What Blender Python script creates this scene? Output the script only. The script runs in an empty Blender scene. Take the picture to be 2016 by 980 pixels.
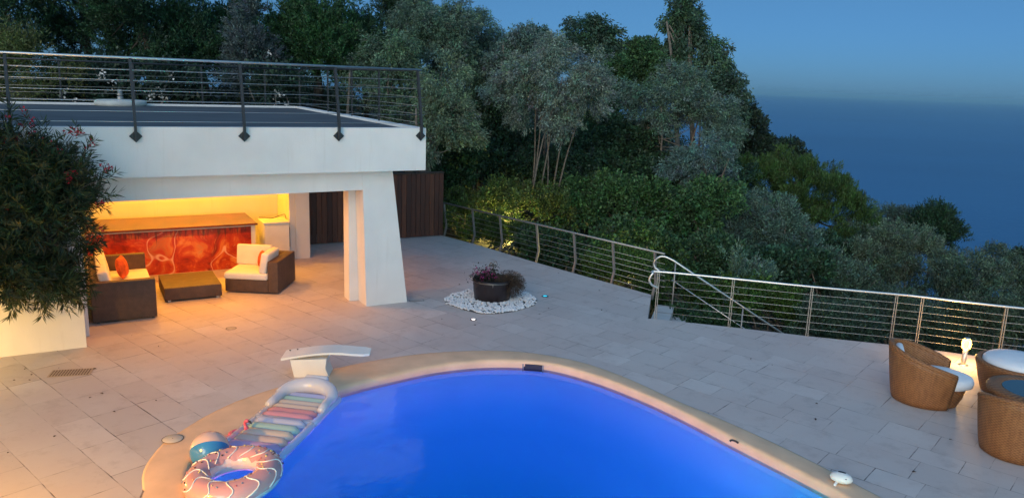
import bpy, bmesh, math, random
import numpy as np
from mathutils import Vector, Matrix
R = math.radians
random.seed(7)
RNG = np.random.default_rng(11)
scn = bpy.context.scene
COL = scn.collection

# ------------------------------------------------------------------ camera
FPX, PITCH, ROLL, EYE = 1515.0, R(12.2), R(2.1), 4.7
_f = np.array([0, math.cos(PITCH), -math.sin(PITCH)])
_r0 = np.array([1.0, 0, 0]); _u0 = np.cross(_r0, _f)
_r = _r0*math.cos(ROLL) + _u0*math.sin(ROLL)
_u = -_r0*math.sin(ROLL) + _u0*math.cos(ROLL)
def _ray(px, py): return _f + _r*(px-1008)/FPX - _u*(py-490)/FPX
def U(px, py, z=0.0):
    """ground position (at height z) measured from the photograph"""
    d = _ray(px, py); t = (z-EYE)/d[2]
    p = np.array([0, 0, EYE]) + d*t
    return Vector((p[0], p[1], p[2]))
def UY(px, py, Y):
    d = _ray(px, py); p = np.array([0, 0, EYE]) + d*Y/d[1]
    return Vector((p[0], p[1], p[2]))
cam = bpy.data.cameras.new('camera'); cam.sensor_width = 36; cam.lens = FPX/2016*36
cam.clip_start = 0.1; cam.clip_end = 80000
camo = bpy.data.objects.new('camera', cam); COL.objects.link(camo)
M = Matrix(((_r[0], _u[0], -_f[0], 0), (_r[1], _u[1], -_f[1], 0), (_r[2], _u[2], -_f[2], EYE), (0, 0, 0, 1)))
camo.matrix_world = M
scn.camera = camo

# ------------------------------------------------------------------ world, sun, exposure
SUN_EL, SUN_AZ = R(16.0), R(200.0)      # low sun behind the camera (azimuth from +Y, clockwise)
w = bpy.data.worlds.new('World'); scn.world = w; w.use_nodes = True
nt = w.node_tree; nt.nodes.clear()
sky = nt.nodes.new('ShaderNodeTexSky'); sky.sky_type = 'NISHITA'; sky.sun_disc = False
sky.sun_elevation = SUN_EL; sky.sun_rotation = SUN_AZ; sky.altitude = 0
sky.air_density = 1.0; sky.dust_density = 0.3; sky.ozone_density = 8.0
# after sunset the western sky (behind the camera) and the zenith stay far brighter than the eastern sky over the sea
tcs = nt.nodes.new('ShaderNodeTexCoord'); dp = nt.nodes.new('ShaderNodeVectorMath'); dp.operation = 'DOT_PRODUCT'
dp.inputs[1].default_value = tuple(Vector((-0.25, -0.82, 0.52)).normalized()); nt.links.new(tcs.outputs['Generated'], dp.inputs[0])
mr = nt.nodes.new('ShaderNodeMapRange'); mr.interpolation_type = 'SMOOTHSTEP'; mr.inputs[1].default_value = -0.5; mr.inputs[2].default_value = 0.75
nt.links.new(dp.outputs['Value'], mr.inputs[0])
tint = nt.nodes.new('ShaderNodeMix'); tint.data_type = 'RGBA'; tint.inputs[6].default_value = (0.222, 0.212, 0.182, 1); tint.inputs[7].default_value = (2.0, 1.26, 0.66, 1)
nt.links.new(mr.outputs[0], tint.inputs[0])
sxz = nt.nodes.new('ShaderNodeSeparateXYZ'); nt.links.new(tcs.outputs['Generated'], sxz.inputs[0])
mz = nt.nodes.new('ShaderNodeMapRange'); mz.interpolation_type = 'SMOOTHSTEP'; mz.inputs[1].default_value = 0.25; mz.inputs[2].default_value = 0.95; nt.links.new(sxz.outputs[2], mz.inputs[0])
zen = nt.nodes.new('ShaderNodeMix'); zen.data_type = 'RGBA'; zen.blend_type = 'ADD'; zen.clamp_result = False
nt.links.new(mz.outputs[0], zen.inputs[0]); nt.links.new(tint.outputs[2], zen.inputs[6]); zen.inputs[7].default_value = (0.54, 0.56, 0.47, 1)
mh = nt.nodes.new('ShaderNodeMapRange'); mh.interpolation_type = 'SMOOTHSTEP'; mh.inputs[1].default_value = -0.02; mh.inputs[2].default_value = 0.20; nt.links.new(sxz.outputs[2], mh.inputs[0])
hz = nt.nodes.new('ShaderNodeMix'); hz.data_type = 'RGBA'; hz.inputs[6].default_value = (0.44, 0.82, 1.52, 1); hz.inputs[7].default_value = (0.95, 0.99, 1.02, 1); nt.links.new(mh.outputs[0], hz.inputs[0])
hm = nt.nodes.new('ShaderNodeMix'); hm.data_type = 'RGBA'; hm.blend_type = 'MULTIPLY'; hm.inputs[0].default_value = 1; nt.links.new(zen.outputs[2], hm.inputs[6]); nt.links.new(hz.outputs[2], hm.inputs[7])
mul = nt.nodes.new('ShaderNodeMix'); mul.data_type = 'RGBA'; mul.blend_type = 'MULTIPLY'; mul.inputs[0].default_value = 1; mul.clamp_result = False
nt.links.new(hm.outputs[2], mul.inputs[7])
bg = nt.nodes.new('ShaderNodeBackground'); bg.inputs[1].default_value = 0.15
wo = nt.nodes.new('ShaderNodeOutputWorld')
nt.links.new(sky.outputs[0], mul.inputs[6]); nt.links.new(mul.outputs[2], bg.inputs[0]); nt.links.new(bg.outputs[0], wo.inputs[0])
sd = bpy.data.lights.new('sun', 'SUN'); sd.energy = 0.5; sd.angle = R(30); sd.color = (1.0, 0.80, 0.66)
so = bpy.data.objects.new('sun', sd); COL.objects.link(so)
sdir = Vector((math.sin(SUN_AZ)*math.cos(R(18)), math.cos(SUN_AZ)*math.cos(R(18)), math.sin(R(18))))
so.rotation_euler = sdir.to_track_quat('Z', 'Y').to_euler(); so.location = sdir*60
vs = scn.view_settings; vs.view_transform = 'Standard'; vs.look = 'None'; vs.exposure = 1.12; vs.gamma = 1.0; vs.use_curve_mapping = False
scn.render.resolution_x = 1024; scn.render.resolution_y = 497

# ------------------------------------------------------------------ materials
MATS = {}
def mat(name, col, rough=0.6, metal=0.0, noise=0.0, nscale=8.0, bump=0.0, bscale=60.0, spec=0.5, emit=None, estr=0.0,
        trans=0.0, alpha=1.0, coat=0.0, sss=0.0):
    if name in MATS: return MATS[name]
    m = bpy.data.materials.new(name); m.use_nodes = True; n = m.node_tree; P = n.nodes['Principled BSDF']
    P.inputs['Base Color'].default_value = (*col, 1); P.inputs['Roughness'].default_value = rough
    P.inputs['Metallic'].default_value = metal; P.inputs['Specular IOR Level'].default_value = spec
    P.inputs['Transmission Weight'].default_value = trans; P.inputs['Alpha'].default_value = alpha
    P.inputs['Coat Weight'].default_value = coat
    if emit: P.inputs['Emission Color'].default_value = (*emit, 1); P.inputs['Emission Strength'].default_value = estr
    tc = n.nodes.new('ShaderNodeTexCoord')
    if noise:
        t = n.nodes.new('ShaderNodeTexNoise'); t.inputs['Scale'].default_value = nscale; t.inputs['Detail'].default_value = 6
        n.links.new(tc.outputs['Object'], t.inputs['Vector'])
        r = n.nodes.new('ShaderNodeValToRGB'); r.color_ramp.elements[0].position = 0.3; r.color_ramp.elements[1].position = 0.72
        r.color_ramp.elements[0].color = (*[c*(1-noise) for c in col], 1); r.color_ramp.elements[1].color = (*[min(1, c*(1+noise*0.6)) for c in col], 1)
        n.links.new(t.outputs[0], r.inputs[0]); n.links.new(r.outputs[0], P.inputs['Base Color'])
    if bump:
        t = n.nodes.new('ShaderNodeTexNoise'); t.inputs['Scale'].default_value = bscale; t.inputs['Detail'].default_value = 4
        n.links.new(tc.outputs['Object'], t.inputs['Vector'])
        b = n.nodes.new('ShaderNodeBump'); b.inputs['Strength'].default_value = bump; b.inputs['Distance'].default_value = 0.02
        n.links.new(t.outputs[0], b.inputs['Height']); n.links.new(b.outputs[0], P.inputs['Normal'])
    MATS[name] = m; return m
def NN(n, typ, **kw):
    x = n.nodes.new(typ)
    for k, v in kw.items(): setattr(x, k, v)
    return x
def math_n(n, op, a, b=None, c=None):
    x = n.nodes.new('ShaderNodeMath'); x.operation = op
    for i, v in enumerate((a, b, c)):
        if v is None: continue
        if isinstance(v, (int, float)): x.inputs[i].default_value = v
        else: n.links.new(v, x.inputs[i])
    return x.outputs[0]
def mixc(n, fac, a, b, mode='MIX'):
    x = n.nodes.new('ShaderNodeMix'); x.data_type = 'RGBA'; x.blend_type = mode
    for i, v in ((0, fac), (6, a), (7, b)):
        if isinstance(v, (int, float)): x.inputs[i].default_value = v
        elif isinstance(v, tuple): x.inputs[i].default_value = (*v, 1)
        else: n.links.new(v, x.inputs[i])
    return x.outputs[2]
def noise_n(n, vec, scale, detail=4, rough=0.5):
    t = n.nodes.new('ShaderNodeTexNoise'); t.inputs['Scale'].default_value = scale; t.inputs['Detail'].default_value = detail
    t.inputs['Roughness'].default_value = rough; n.links.new(vec, t.inputs['Vector']); return t.outputs[0]
def ramp_n(n, val, pts):
    r = n.nodes.new('ShaderNodeValToRGB'); e = r.color_ramp.elements
    e[0].position, e[0].color = pts[0][0], (*pts[0][1], 1); e[1].position, e[1].color = pts[-1][0], (*pts[-1][1], 1)
    for p, c in pts[1:-1]: q = e.new(p); q.color = (*c, 1)
    n.links.new(val, r.inputs[0]); return r.outputs[0]
def maprange(n, v, a, b, c=0.0, d=1.0):
    x = n.nodes.new('ShaderNodeMapRange'); n.links.new(v, x.inputs[0])
    for i, q in enumerate((a, b, c, d)): x.inputs[i+1].default_value = q
    return x.outputs[0]

def paving_material():
    m = bpy.data.materials.new('limestone_paving'); m.use_nodes = True; n = m.node_tree; L = n.links; P = n.nodes['Principled BSDF']
    tc = n.nodes.new('ShaderNodeTexCoord'); mp = n.nodes.new('ShaderNodeMapping'); mp.inputs['Rotation'].default_value = (0, 0, R(41))
    L.new(tc.outputs['Object'], mp.inputs[0])
    wob = NN(n, 'ShaderNodeTexNoise'); wob.inputs['Scale'].default_value = 2.3; L.new(mp.outputs[0], wob.inputs['Vector'])
    sc = NN(n, 'ShaderNodeVectorMath', operation='SCALE'); L.new(wob.outputs['Color'], sc.inputs[0]); sc.inputs['Scale'].default_value = 0.02
    ad = NN(n, 'ShaderNodeVectorMath', operation='ADD'); L.new(mp.outputs[0], ad.inputs[0]); L.new(sc.outputs[0], ad.inputs[1])
    s = NN(n, 'ShaderNodeSeparateXYZ'); L.new(ad.outputs[0], s.inputs[0]); X, Y = s.outputs[0], s.outputs[1]
    PER = 1.07; SP = 0.43
    yv = math_n(n, 'DIVIDE', Y, PER); yi = math_n(n, 'FLOOR', yv); yf = math_n(n, 'FRACT', yv)
    sel = math_n(n, 'GREATER_THAN', yf, SP)
    row = math_n(n, 'ADD', math_n(n, 'MULTIPLY', yi, 2), sel)
    # distance to row edges in metres
    e0 = math_n(n, 'ABSOLUTE', math_n(n, 'SUBTRACT', yf, SP))
    e1 = math_n(n, 'MINIMUM', yf, math_n(n, 'SUBTRACT', 1.0, yf))
    dy = math_n(n, 'MULTIPLY', math_n(n, 'MINIMUM', e0, e1), PER)
    wn = NN(n, 'ShaderNodeTexWhiteNoise', noise_dimensions='1D'); L.new(row, wn.inputs['W'])
    sw = NN(n, 'ShaderNodeSeparateColor'); L.new(wn.outputs['Color'], sw.inputs[0])
    wid = math_n(n, 'MULTIPLY_ADD', sw.outputs[0], 0.38, 0.58)
    uu = math_n(n, 'ADD', math_n(n, 'DIVIDE', X, wid), math_n(n, 'MULTIPLY', sw.outputs[1], 9.0))
    # two slabs of unequal width per period
    ui = math_n(n, 'FLOOR', uu); uf = math_n(n, 'FRACT', uu)
    dx = math_n(n, 'MULTIPLY', math_n(n, 'MINIMUM', uf, math_n(n, 'SUBTRACT', 1.0, uf)), wid)
    cmb = NN(n, 'ShaderNodeCombineXYZ'); L.new(row, cmb.inputs[0]); L.new(ui, cmb.inputs[1])
    wt = NN(n, 'ShaderNodeTexWhiteNoise', noise_dimensions='3D'); L.new(cmb.outputs[0], wt.inputs['Vector'])
    st = NN(n, 'ShaderNodeSeparateColor'); L.new(wt.outputs['Color'], st.inputs[0])
    d = math_n(n, 'MINIMUM', dx, dy)
    jn = noise_n(n, tc.outputs['Object'], 0.85, 3, 0.6)
    jn2 = noise_n(n, tc.outputs['Object'], 5.0, 3, 0.6)
    jw = maprange(n, math_n(n, 'ADD', math_n(n, 'MULTIPLY', jn, 0.6), math_n(n, 'MULTIPLY', jn2, 0.5)), 0.42, 0.70, 0.0015, 0.0105)
    jd = maprange(n, math_n(n, 'ADD', math_n(n, 'MULTIPLY', jn, 0.6), math_n(n, 'MULTIPLY', jn2, 0.5)), 0.45, 0.70, 0.14, 0.85)
    inj = math_n(n, 'SUBTRACT', 1.0, math_n(n, 'SMOOTH_MIN', math_n(n, 'DIVIDE', d, jw), 1.0, 0.3)); inj = math_n(n, 'MAXIMUM', inj, 0.0)
    jf = math_n(n, 'MULTIPLY', math_n(n, 'MULTIPLY', inj, 1.6), jd); jf = math_n(n, 'MINIMUM', jf, 1.0)
    base = ramp_n(n, st.outputs[0], [(0, (0.50, 0.445, 0.405)), (0.35, (0.54, 0.48, 0.44)), (0.7, (0.56, 0.505, 0.465)), (1, (0.63, 0.575, 0.53))])
    big = noise_n(n, tc.outputs['Object'], 0.5, 5, 0.6)
    base = mixc(n, maprange(n, big, 0.35, 0.7, 0, 0.85), base, (0.50, 0.395, 0.355))
    fine = noise_n(n, tc.outputs['Object'], 14, 8, 0.65)
    base = mixc(n, maprange(n, fine, 0.3, 0.7, 0.0, 0.35), base, (0.60, 0.53, 0.48))
    veins = noise_n(n, tc.outputs['Object'], 2.6, 9, 0.72)
    base = mixc(n, maprange(n, veins, 0.52, 0.72, 0, 0.4), base, (0.29, 0.225, 0.20))
    spot = noise_n(n, tc.outputs['Object'], 38, 2, 0.5)
    base = mixc(n, maprange(n, spot, 0.70, 0.76, 0, 0.45), base, (0.17, 0.13, 0.11))
    colr = mixc(n, jf, base, (0.085, 0.06, 0.05))
    L.new(colr, P.inputs['Base Color'])
    L.new(maprange(n, fine, 0.3, 0.7, 0.42, 0.72), P.inputs['Roughness'])
    h = math_n(n, 'SUBTRACT', math_n(n, 'MULTIPLY', fine, 0.2), jf)
    b = NN(n, 'ShaderNodeBump'); b.inputs['Strength'].default_value = 0.5; b.inputs['Distance'].default_value = 0.008
    L.new(h, b.inputs['Height']); L.new(b.outputs[0], P.inputs['Normal'])
    return m

def leaf_material(name, rough=0.55, transl=0.3, spec=0.4):
    m = bpy.data.materials.new(name); m.use_nodes = True; n = m.node_tree; P = n.nodes['Principled BSDF']; out = n.nodes['Material Output']
    a = NN(n, 'ShaderNodeVertexColor', layer_name='Col')
    n.links.new(a.outputs[0], P.inputs['Base Color']); P.inputs['Roughness'].default_value = rough; P.inputs['Specular IOR Level'].default_value = spec
    t = n.nodes.new('ShaderNodeBsdfTranslucent'); n.links.new(a.outputs[0], t.inputs[0])
    mx = n.nodes.new('ShaderNodeMixShader'); mx.inputs[0].default_value = transl
    n.links.new(P.outputs[0], mx.inputs[1]); n.links.new(t.outputs[0], mx.inputs[2]); n.links.new(mx.outputs[0], out.inputs[0])
    return m

def painting_material():
    m = bpy.data.materials.new('abstract_red_painting'); m.use_nodes = True; n = m.node_tree; L = n.links; P = n.nodes['Principled BSDF']
    tc = n.nodes.new('ShaderNodeTexCoord'); O = tc.outputs['Object']
    w1 = NN(n, 'ShaderNodeTexNoise'); w1.inputs['Scale'].default_value = 1.3; w1.inputs['Detail'].default_value = 1.2; L.new(O, w1.inputs['Vector'])
    sc = NN(n, 'ShaderNodeVectorMath', operation='SCALE'); L.new(w1.outputs['Color'], sc.inputs[0]); sc.inputs['Scale'].default_value = 1.9
    ad = NN(n, 'ShaderNodeVectorMath', operation='ADD'); L.new(O, ad.inputs[0]); L.new(sc.outputs[0], ad.inputs[1])
    a = noise_n(n, ad.outputs[0], 2.2, 6, 0.6); b = noise_n(n, ad.outputs[0], 1.1, 7, 0.7); c = noise_n(n, ad.outputs[0], 7.5, 7, 0.7)
    base = ramp_n(n, a, [(0.30, (0.14, 0.015, 0.01)), (0.42, (0.40, 0.03, 0.01)), (0.54, (0.56, 0.07, 0.018)), (0.63, (0.70, 0.22, 0.05)), (0.72, (0.78, 0.44, 0.18))])
    base = mixc(n, maprange(n, b, 0.55, 0.66, 0, 0.7), base, (0.30, 0.03, 0.015))
    base = mixc(n, maprange(n, c, 0.58, 0.70, 0, 0.7), base, (0.72, 0.32, 0.12))
    # thin pale brush loops: narrow band of a warped field
    k = noise_n(n, ad.outputs[0], 0.9, 0, 0.5)
    ring = math_n(n, 'ABSOLUTE', math_n(n, 'SUBTRACT', k, 0.56))
    base = mixc(n, maprange(n, ring, 0.006, 0.016, 0.7, 0.0), base, (0.85, 0.55, 0.42))
    # dark drips along the top
    mp = NN(n, 'ShaderNodeMapping'); mp.inputs['Scale'].default_value = (14, 1, 0.9); L.new(O, mp.inputs[0])
    dr = noise_n(n, mp.outputs[0], 1.0, 3, 0.6); s = NN(n, 'ShaderNodeSeparateXYZ'); L.new(O, s.inputs[0])
    dd = math_n(n, 'ADD', dr, maprange(n, s.outputs[2], 0.55, 1.05, -0.25, 0.14))
    base = mixc(n, maprange(n, dd, 0.55, 0.64, 0, 0.75), base, (0.09, 0.02, 0.01))
    L.new(base, P.inputs['Base Color']); P.inputs['Roughness'].default_value = 0.3
    return m

def wicker_material(name, c1, c2, sx=55, sz=40):
    m = bpy.data.materials.new(name); m.use_nodes = True; n = m.node_tree; L = n.links; P = n.nodes['Principled BSDF']
    tc = n.nodes.new('ShaderNodeTexCoord'); s = NN(n, 'ShaderNodeSeparateXYZ'); L.new(tc.outputs['Object'], s.inputs[0])
    ang = math_n(n, 'ADD', s.outputs[0], s.outputs[1]) if sx > 50 else math_n(n, 'MULTIPLY', math_n(n, 'ARCTAN2', s.outputs[1], s.outputs[0]), 0.5)
    a = math_n(n, 'SINE', math_n(n, 'MULTIPLY', ang, sx*2.2)); b = math_n(n, 'SINE', math_n(n, 'MULTIPLY', s.outputs[2], sz*4))
    h = math_n(n, 'MULTIPLY', a, b)
    mpw = NN(n, 'ShaderNodeMapping'); mpw.inputs['Scale'].default_value = (3, 3, 0.5) if sx < 50 else (1, 1, 1); L.new(tc.outputs['Object'], mpw.inputs[0])
    nz = noise_n(n, mpw.outputs[0], 9, 5, 0.6)
    f = math_n(n, 'ADD', maprange(n, h, -1, 1, -0.28, 0.28), nz)
    L.new(mixc(n, maprange(n, f, 0.25, 0.75), c1, c2), P.inputs['Base Color'])
    P.inputs['Roughness'].default_value = 0.55
    bp = NN(n, 'ShaderNodeBump'); bp.inputs['Strength'].default_value = 0.5; bp.inputs['Distance'].default_value = 0.005
    L.new(h, bp.inputs['Height']); L.new(bp.outputs[0], P.inputs['Normal'])
    return m

white = mat('white_render', (0.74, 0.72, 0.70), 0.85, noise=0.06, nscale=1.6, bump=0.15, bscale=45)
def streaky(m):
    """rain streaks and grime below the railing brackets, as they are on the real wall"""
    n = m.node_tree; L = n.links; P = n.nodes['Principled BSDF']; src = P.inputs['Base Color'].links[0].from_socket
    tc = n.nodes.new('ShaderNodeTexCoord'); mp = NN(n, 'ShaderNodeMapping'); mp.inputs['Scale'].default_value = (7, 7, 0.5); L.new(tc.outputs['Object'], mp.inputs[0])
    v = noise_n(n, mp.outputs[0], 1.0, 6, 0.7)
    L.new(mixc(n, maprange(n, v, 0.56, 0.75, 0, 0.22), src, (0.50, 0.44, 0.38)), P.inputs['Base Color'])
streaky(white)
paving = paving_material()
coping_m = mat('coping_stone', (0.80, 0.52, 0.32), 0.6, noise=0.13, nscale=2.5, bump=0.12, bscale=80)
steel = mat('brushed_steel', (0.62, 0.60, 0.57), 0.32, metal=0.9)
dsteel = mat('dark_painted_steel', (0.035, 0.035, 0.04), 0.45, metal=0.3)
gsteel = mat('weathered_grey_steel', (0.30, 0.28, 0.26), 0.45, metal=0.6)
cable_m = mat('dull_cable', (0.36, 0.35, 0.33), 0.42, metal=0.8)
grey_deck = mat('grey_membrane', (0.085, 0.09, 0.097), 0.75, noise=0.25, nscale=0.7, bump=0.2, bscale=20)
resin = wicker_material('brown_resin_weave', (0.060, 0.036, 0.026), (0.12, 0.068, 0.046), 70, 60)
rattan = wicker_material('golden_rattan', (0.17, 0.062, 0.018), (0.33, 0.14, 0.045), 45, 40)
cushion_m = mat('cream_cushion', (0.78, 0.74, 0.66), 0.9, noise=0.05, nscale=5, bump=0.25, bscale=18)
pillow_m = mat('orange_patterned_cushion', (0.62, 0.10, 0.02), 0.85, noise=0.55, nscale=9)
white_plastic = mat('white_plastic', (0.78, 0.77, 0.72), 0.35, noise=0.05, nscale=4)
stone_white = mat('white_pebble', (0.70, 0.71, 0.72), 0.6, noise=0.12, nscale=3)
soil = mat('dark_soil', (0.035, 0.028, 0.02), 0.95, noise=0.4, nscale=3, bump=0.6, bscale=6)
bark = mat('pale_grey_bark', (0.15, 0.125, 0.10), 0.9, noise=0.4, nscale=9, bump=0.4, bscale=30)
bark_d = mat('dark_bark', (0.05, 0.04, 0.032), 0.9, noise=0.4, nscale=9)
leafm = leaf_material('foliage'); 

# ------------------------------------------------------------------ tagging and mesh building
def tag(o, label=None, cat=None, group=None, kind=None):
    if label: o['label'] = label
    if cat: o['category'] = cat
    if group: o['group'] = group
    if kind: o['kind'] = kind
    return o
def empty(name, loc=(0, 0, 0), rz=0.0):
    o = bpy.data.objects.new(name, None); COL.objects.link(o); o.location = loc; o.rotation_euler = (0, 0, rz); o.empty_display_size = 0.2
    return o
def copy_tree(o, parent=None):
    c = o.copy(); COL.objects.link(c)
    if parent is not None: c.parent = parent
    for ch in list(o.children): copy_tree(ch, c)
    return c
class MB:
    def __init__(s): s.v = []; s.f = []; s.sm = []
    def add(s, vs, fs, smooth=False):
        k = len(s.v); s.v += [tuple(p) for p in vs]; s.f += [tuple(i+k for i in f) for f in fs]; s.sm += [smooth]*len(fs); return s
    def box(s, x0, x1, y0, y1, z0, z1, mtx=None, bev=0.0):
        if bev:
            bm = bmesh.new(); bmesh.ops.create_cube(bm, size=1)
            for v in bm.verts: v.co = Vector(((x0+x1)/2+v.co.x*(x1-x0), (y0+y1)/2+v.co.y*(y1-y0), (z0+z1)/2+v.co.z*(z1-z0)))
            bmesh.ops.bevel(bm, geom=bm.edges[:], offset=bev, segments=3, profile=0.5, affect='EDGES')
            vs = [v.co.copy() for v in bm.verts]; bm.verts.index_update(); fs = [[v.index for v in f.verts] for f in bm.faces]; bm.free()
            if mtx: vs = [mtx @ v for v in vs]
            return s.add(vs, fs, bev > 0.008)
        vs = [Vector(p) for p in ((x0,y0,z0),(x1,y0,z0),(x1,y1,z0),(x0,y1,z0),(x0,y0,z1),(x1,y0,z1),(x1,y1,z1),(x0,y1,z1))]
        if mtx: vs = [mtx @ v for v in vs]
        return s.add(vs, [(0,3,2,1),(4,5,6,7),(0,1,5,4),(1,2,6,5),(2,3,7,6),(3,0,4,7)])
    def tube(s, pts, r, n=8, caps=True, closed=False):
        pts = [Vector(p) for p in pts]; rr = r if isinstance(r, (list, tuple)) else [r]*len(pts); N = len(pts)
        tans = []
        for i in range(N):
            a = pts[(i-1) % N] if (closed or i > 0) else pts[i]; b = pts[(i+1) % N] if (closed or i < N-1) else pts[i]
            t = (b-a); tans.append(t.normalized() if t.length > 1e-9 else Vector((0, 0, 1)))
        ref = Vector((0, 0, 1)) if abs(tans[0].z) < 0.9 else Vector((1, 0, 0))
        x = tans[0].cross(ref).normalized(); vs = []
        for i in range(N):
            x = (x - tans[i]*x.dot(tans[i])).normalized(); y = tans[i].cross(x)
            for k in range(n):
                an = 2*math.pi*k/n; vs.append(pts[i] + (x*math.cos(an)+y*math.sin(an))*rr[i])
        fs = []
        for i in range(N if closed else N-1):
            j = (i+1) % N
            for k in range(n): fs.append((i*n+k, i*n+(k+1) % n, j*n+(k+1) % n, j*n+k))
        if caps and not closed: fs.append(tuple(range(n-1, -1, -1))); fs.append(tuple((N-1)*n+k for k in range(n)))
        return s.add(vs, fs, True)
    def lathe(s, prof, n=24, c=(0, 0, 0), sx=1, sy=1, a0=0, a1=2*math.pi, caps=False):
        full = abs(a1-a0-2*math.pi) < 1e-6; m = n if full else n+1; vs = []
        for (r, z) in prof:
            for k in range(m):
                a = a0+(a1-a0)*k/n; vs.append((c[0]+r*math.cos(a)*sx, c[1]+r*math.sin(a)*sy, c[2]+z))
        fs = []
        for i in range(len(prof)-1):
            for k in range(n):
                k2 = (k+1) % m; fs.append((i*m+k, i*m+k2, (i+1)*m+k2, (i+1)*m+k))
        if caps: fs.append(tuple(range(m-1, -1, -1))); fs.append(tuple((len(prof)-1)*m+k for k in range(m)))
        return s.add(vs, fs, True)
    def prism(s, poly, z0, z1):
        n = len(poly); vs = [(p[0], p[1], z0) for p in poly]+[(p[0], p[1], z1) for p in poly]
        return s.add(vs, [tuple(range(n-1, -1, -1)), tuple(range(n, 2*n))]+[(i, (i+1) % n, n+(i+1) % n, n+i) for i in range(n)])
    def build(s, name, m, parent=None):
        me = bpy.data.meshes.new(name); me.from_pydata(s.v, [], s.f); me.polygons.foreach_set('use_smooth', s.sm)
        if m: me.materials.append(m)
        bm = bmesh.new(); bm.from_mesh(me); bmesh.ops.recalc_face_normals(bm, faces=bm.faces[:]); bm.to_mesh(me); bm.free()
        o = bpy.data.objects.new(name, me); COL.objects.link(o)
        if parent is not None: o.parent = parent
        return o
def polar(pts, z):                         # flatten helper
    return [Vector((p[0], p[1], z)) for p in pts]
def catmull(P, sub=8, closed=False):
    P = [Vector(p) for p in P]; N = len(P); out = []
    for i in range(N if closed else N-1):
        p0 = P[(i-1) % N] if (closed or i > 0) else P[i]; p1 = P[i]; p2 = P[(i+1) % N]
        p3 = P[(i+2) % N] if (closed or i+2 < N) else P[(i+1) % N]
        for k in range(sub):
            t = k/sub
            out.append(0.5*((2*p1)+(p2-p0)*t+(2*p0-5*p1+4*p2-p3)*t*t+(3*p1-p0-3*p2+p3)*t**3))
    if not closed: out.append(P[-1])
    return out

# ------------------------------------------------------------------ the setting
# pool outlines measured on the ground
inner_px = [(366,978),(363,945),(368,925),(379,903),(404,880),(436,860),(476,840),(520,818),(575,795),(630,776),(700,755),(780,736),(860,720),(950,711),(1040,712),(1100,720),(1180,743),(1270,778),(1360,820),(1445,864),(1540,912),(1610,948),(1668,980)]
outer_px = [(279,978),(282,945),(292,913),(325,872),(358,850),(407,820),(463,793),(521,772),(587,752),(650,730),(720,714),(800,701),(870,694),(940,691),(1010,692),(1080,700),(1150,715),(1230,743),(1330,788),(1420,826),(1520,871),(1600,910),(1700,962),(1735,980)]
inner = [U(x, y, 0) for x, y in inner_px]; outer = [U(x, y, 0) for x, y in outer_px]
inner += [Vector((4.35, 7.6, 0)), Vector((4.2, 6.3, 0)), Vector((3.2, 5.2, 0)), Vector((1.4, 4.6, 0)), Vector((-0.8, 4.8, 0)), Vector((-2.5, 5.7, 0)), Vector((-3.45, 6.9, 0))]
outer += [Vector((4.95, 7.6, 0)), Vector((4.75, 6.0, 0)), Vector((3.5, 4.75, 0)), Vector((1.4, 4.1, 0)), Vector((-1.0, 4.3, 0)), Vector((-2.85, 5.25, 0)), Vector((-3.9, 6.7, 0))]
inner = catmull(inner, 5, True); outer = catmull(outer, 5, True)
# patio outline
corner = U(1282, 580, 0); c2 = U(1275, 627, 0)
g = [U(1285,627,0), U(1435,643,0), U(1588,661,0), U(1752,678,0), U(1802,684,0), U(1965,706,0)]
patio = [Vector((-2.45, 23.6, 0)), U(930,479,0), U(1050,515,0), U(1200,557,0), corner, c2] + g + [Vector((13.5, 12.3, 0)), Vector((13.5, -6, 0)), Vector((-16, -6, 0)), Vector((-16, 15, 0)), Vector((-11.5, 21.5, 0))]
def poly_with_hole(name, out, hole, z, m, thick=None):
    bm = bmesh.new(); es = []
    for lst in (out, hole):
        if not lst: continue
        vs = [bm.verts.new((p[0], p[1], z)) for p in lst]
        es += [bm.edges.new((vs[i], vs[(i+1) % len(vs)])) for i in range(len(vs))]
    bmesh.ops.triangle_fill(bm, edges=es, use_beauty=True, use_dissolve=False)
    for f in bm.faces:
        if f.normal.z < 0: f.normal_flip()
    if thick:
        r = bmesh.ops.extrude_face_region(bm, geom=bm.faces[:])
        for v in [e for e in r['geom'] if isinstance(e, bmesh.types.BMVert)]: v.co.z -= thick
        bmesh.ops.recalc_face_normals(bm, faces=bm.faces[:])
    me = bpy.data.meshes.new(name); bm.to_mesh(me); bm.free(); me.materials.append(m)
    o = bpy.data.objects.new(name, me); COL.objects.link(o); return o
mid = [i.lerp(o, 0.5) for i, o in zip(inner, inner)]
o = poly_with_hole('patio', patio, outer, 0.0, paving, thick=0.35); tag(o, kind='structure')
# coping: ring between outlines, a rounded lip
def ring_mesh(name, A, B, m, prof):
    """A inner, B outer with same parameterisation after resampling"""
    def resample(L, n):
        L = L+[L[0]]; d = [0]
        for i in range(1, len(L)): d.append(d[-1]+(L[i]-L[i-1]).length)
        out = []; j = 0
        for k in range(n):
            t = d[-1]*k/n
            while d[j+1] < t: j += 1
            out.append(L[j].lerp(L[j+1], (t-d[j])/(d[j+1]-d[j])))
        return out
    n = 260; B2 = resample(B, 700); A2 = resample(A, n)
    pairs = [(a, min(B2, key=lambda q: (q-a).length_squared)) for a in A2]
    mb = MB(); k = len(prof); vs = []
    for a, b in pairs:
        for (t, z) in prof: p = a.lerp(b, t); vs.append((p.x, p.y, z))
    fs = [(i*k+j, ((i+1) % n)*k+j, ((i+1) % n)*k+j+1, i*k+j+1) for i in range(n) for j in range(k-1)]
    mb.add(vs, fs, True); return mb.build(name, m)
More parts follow.
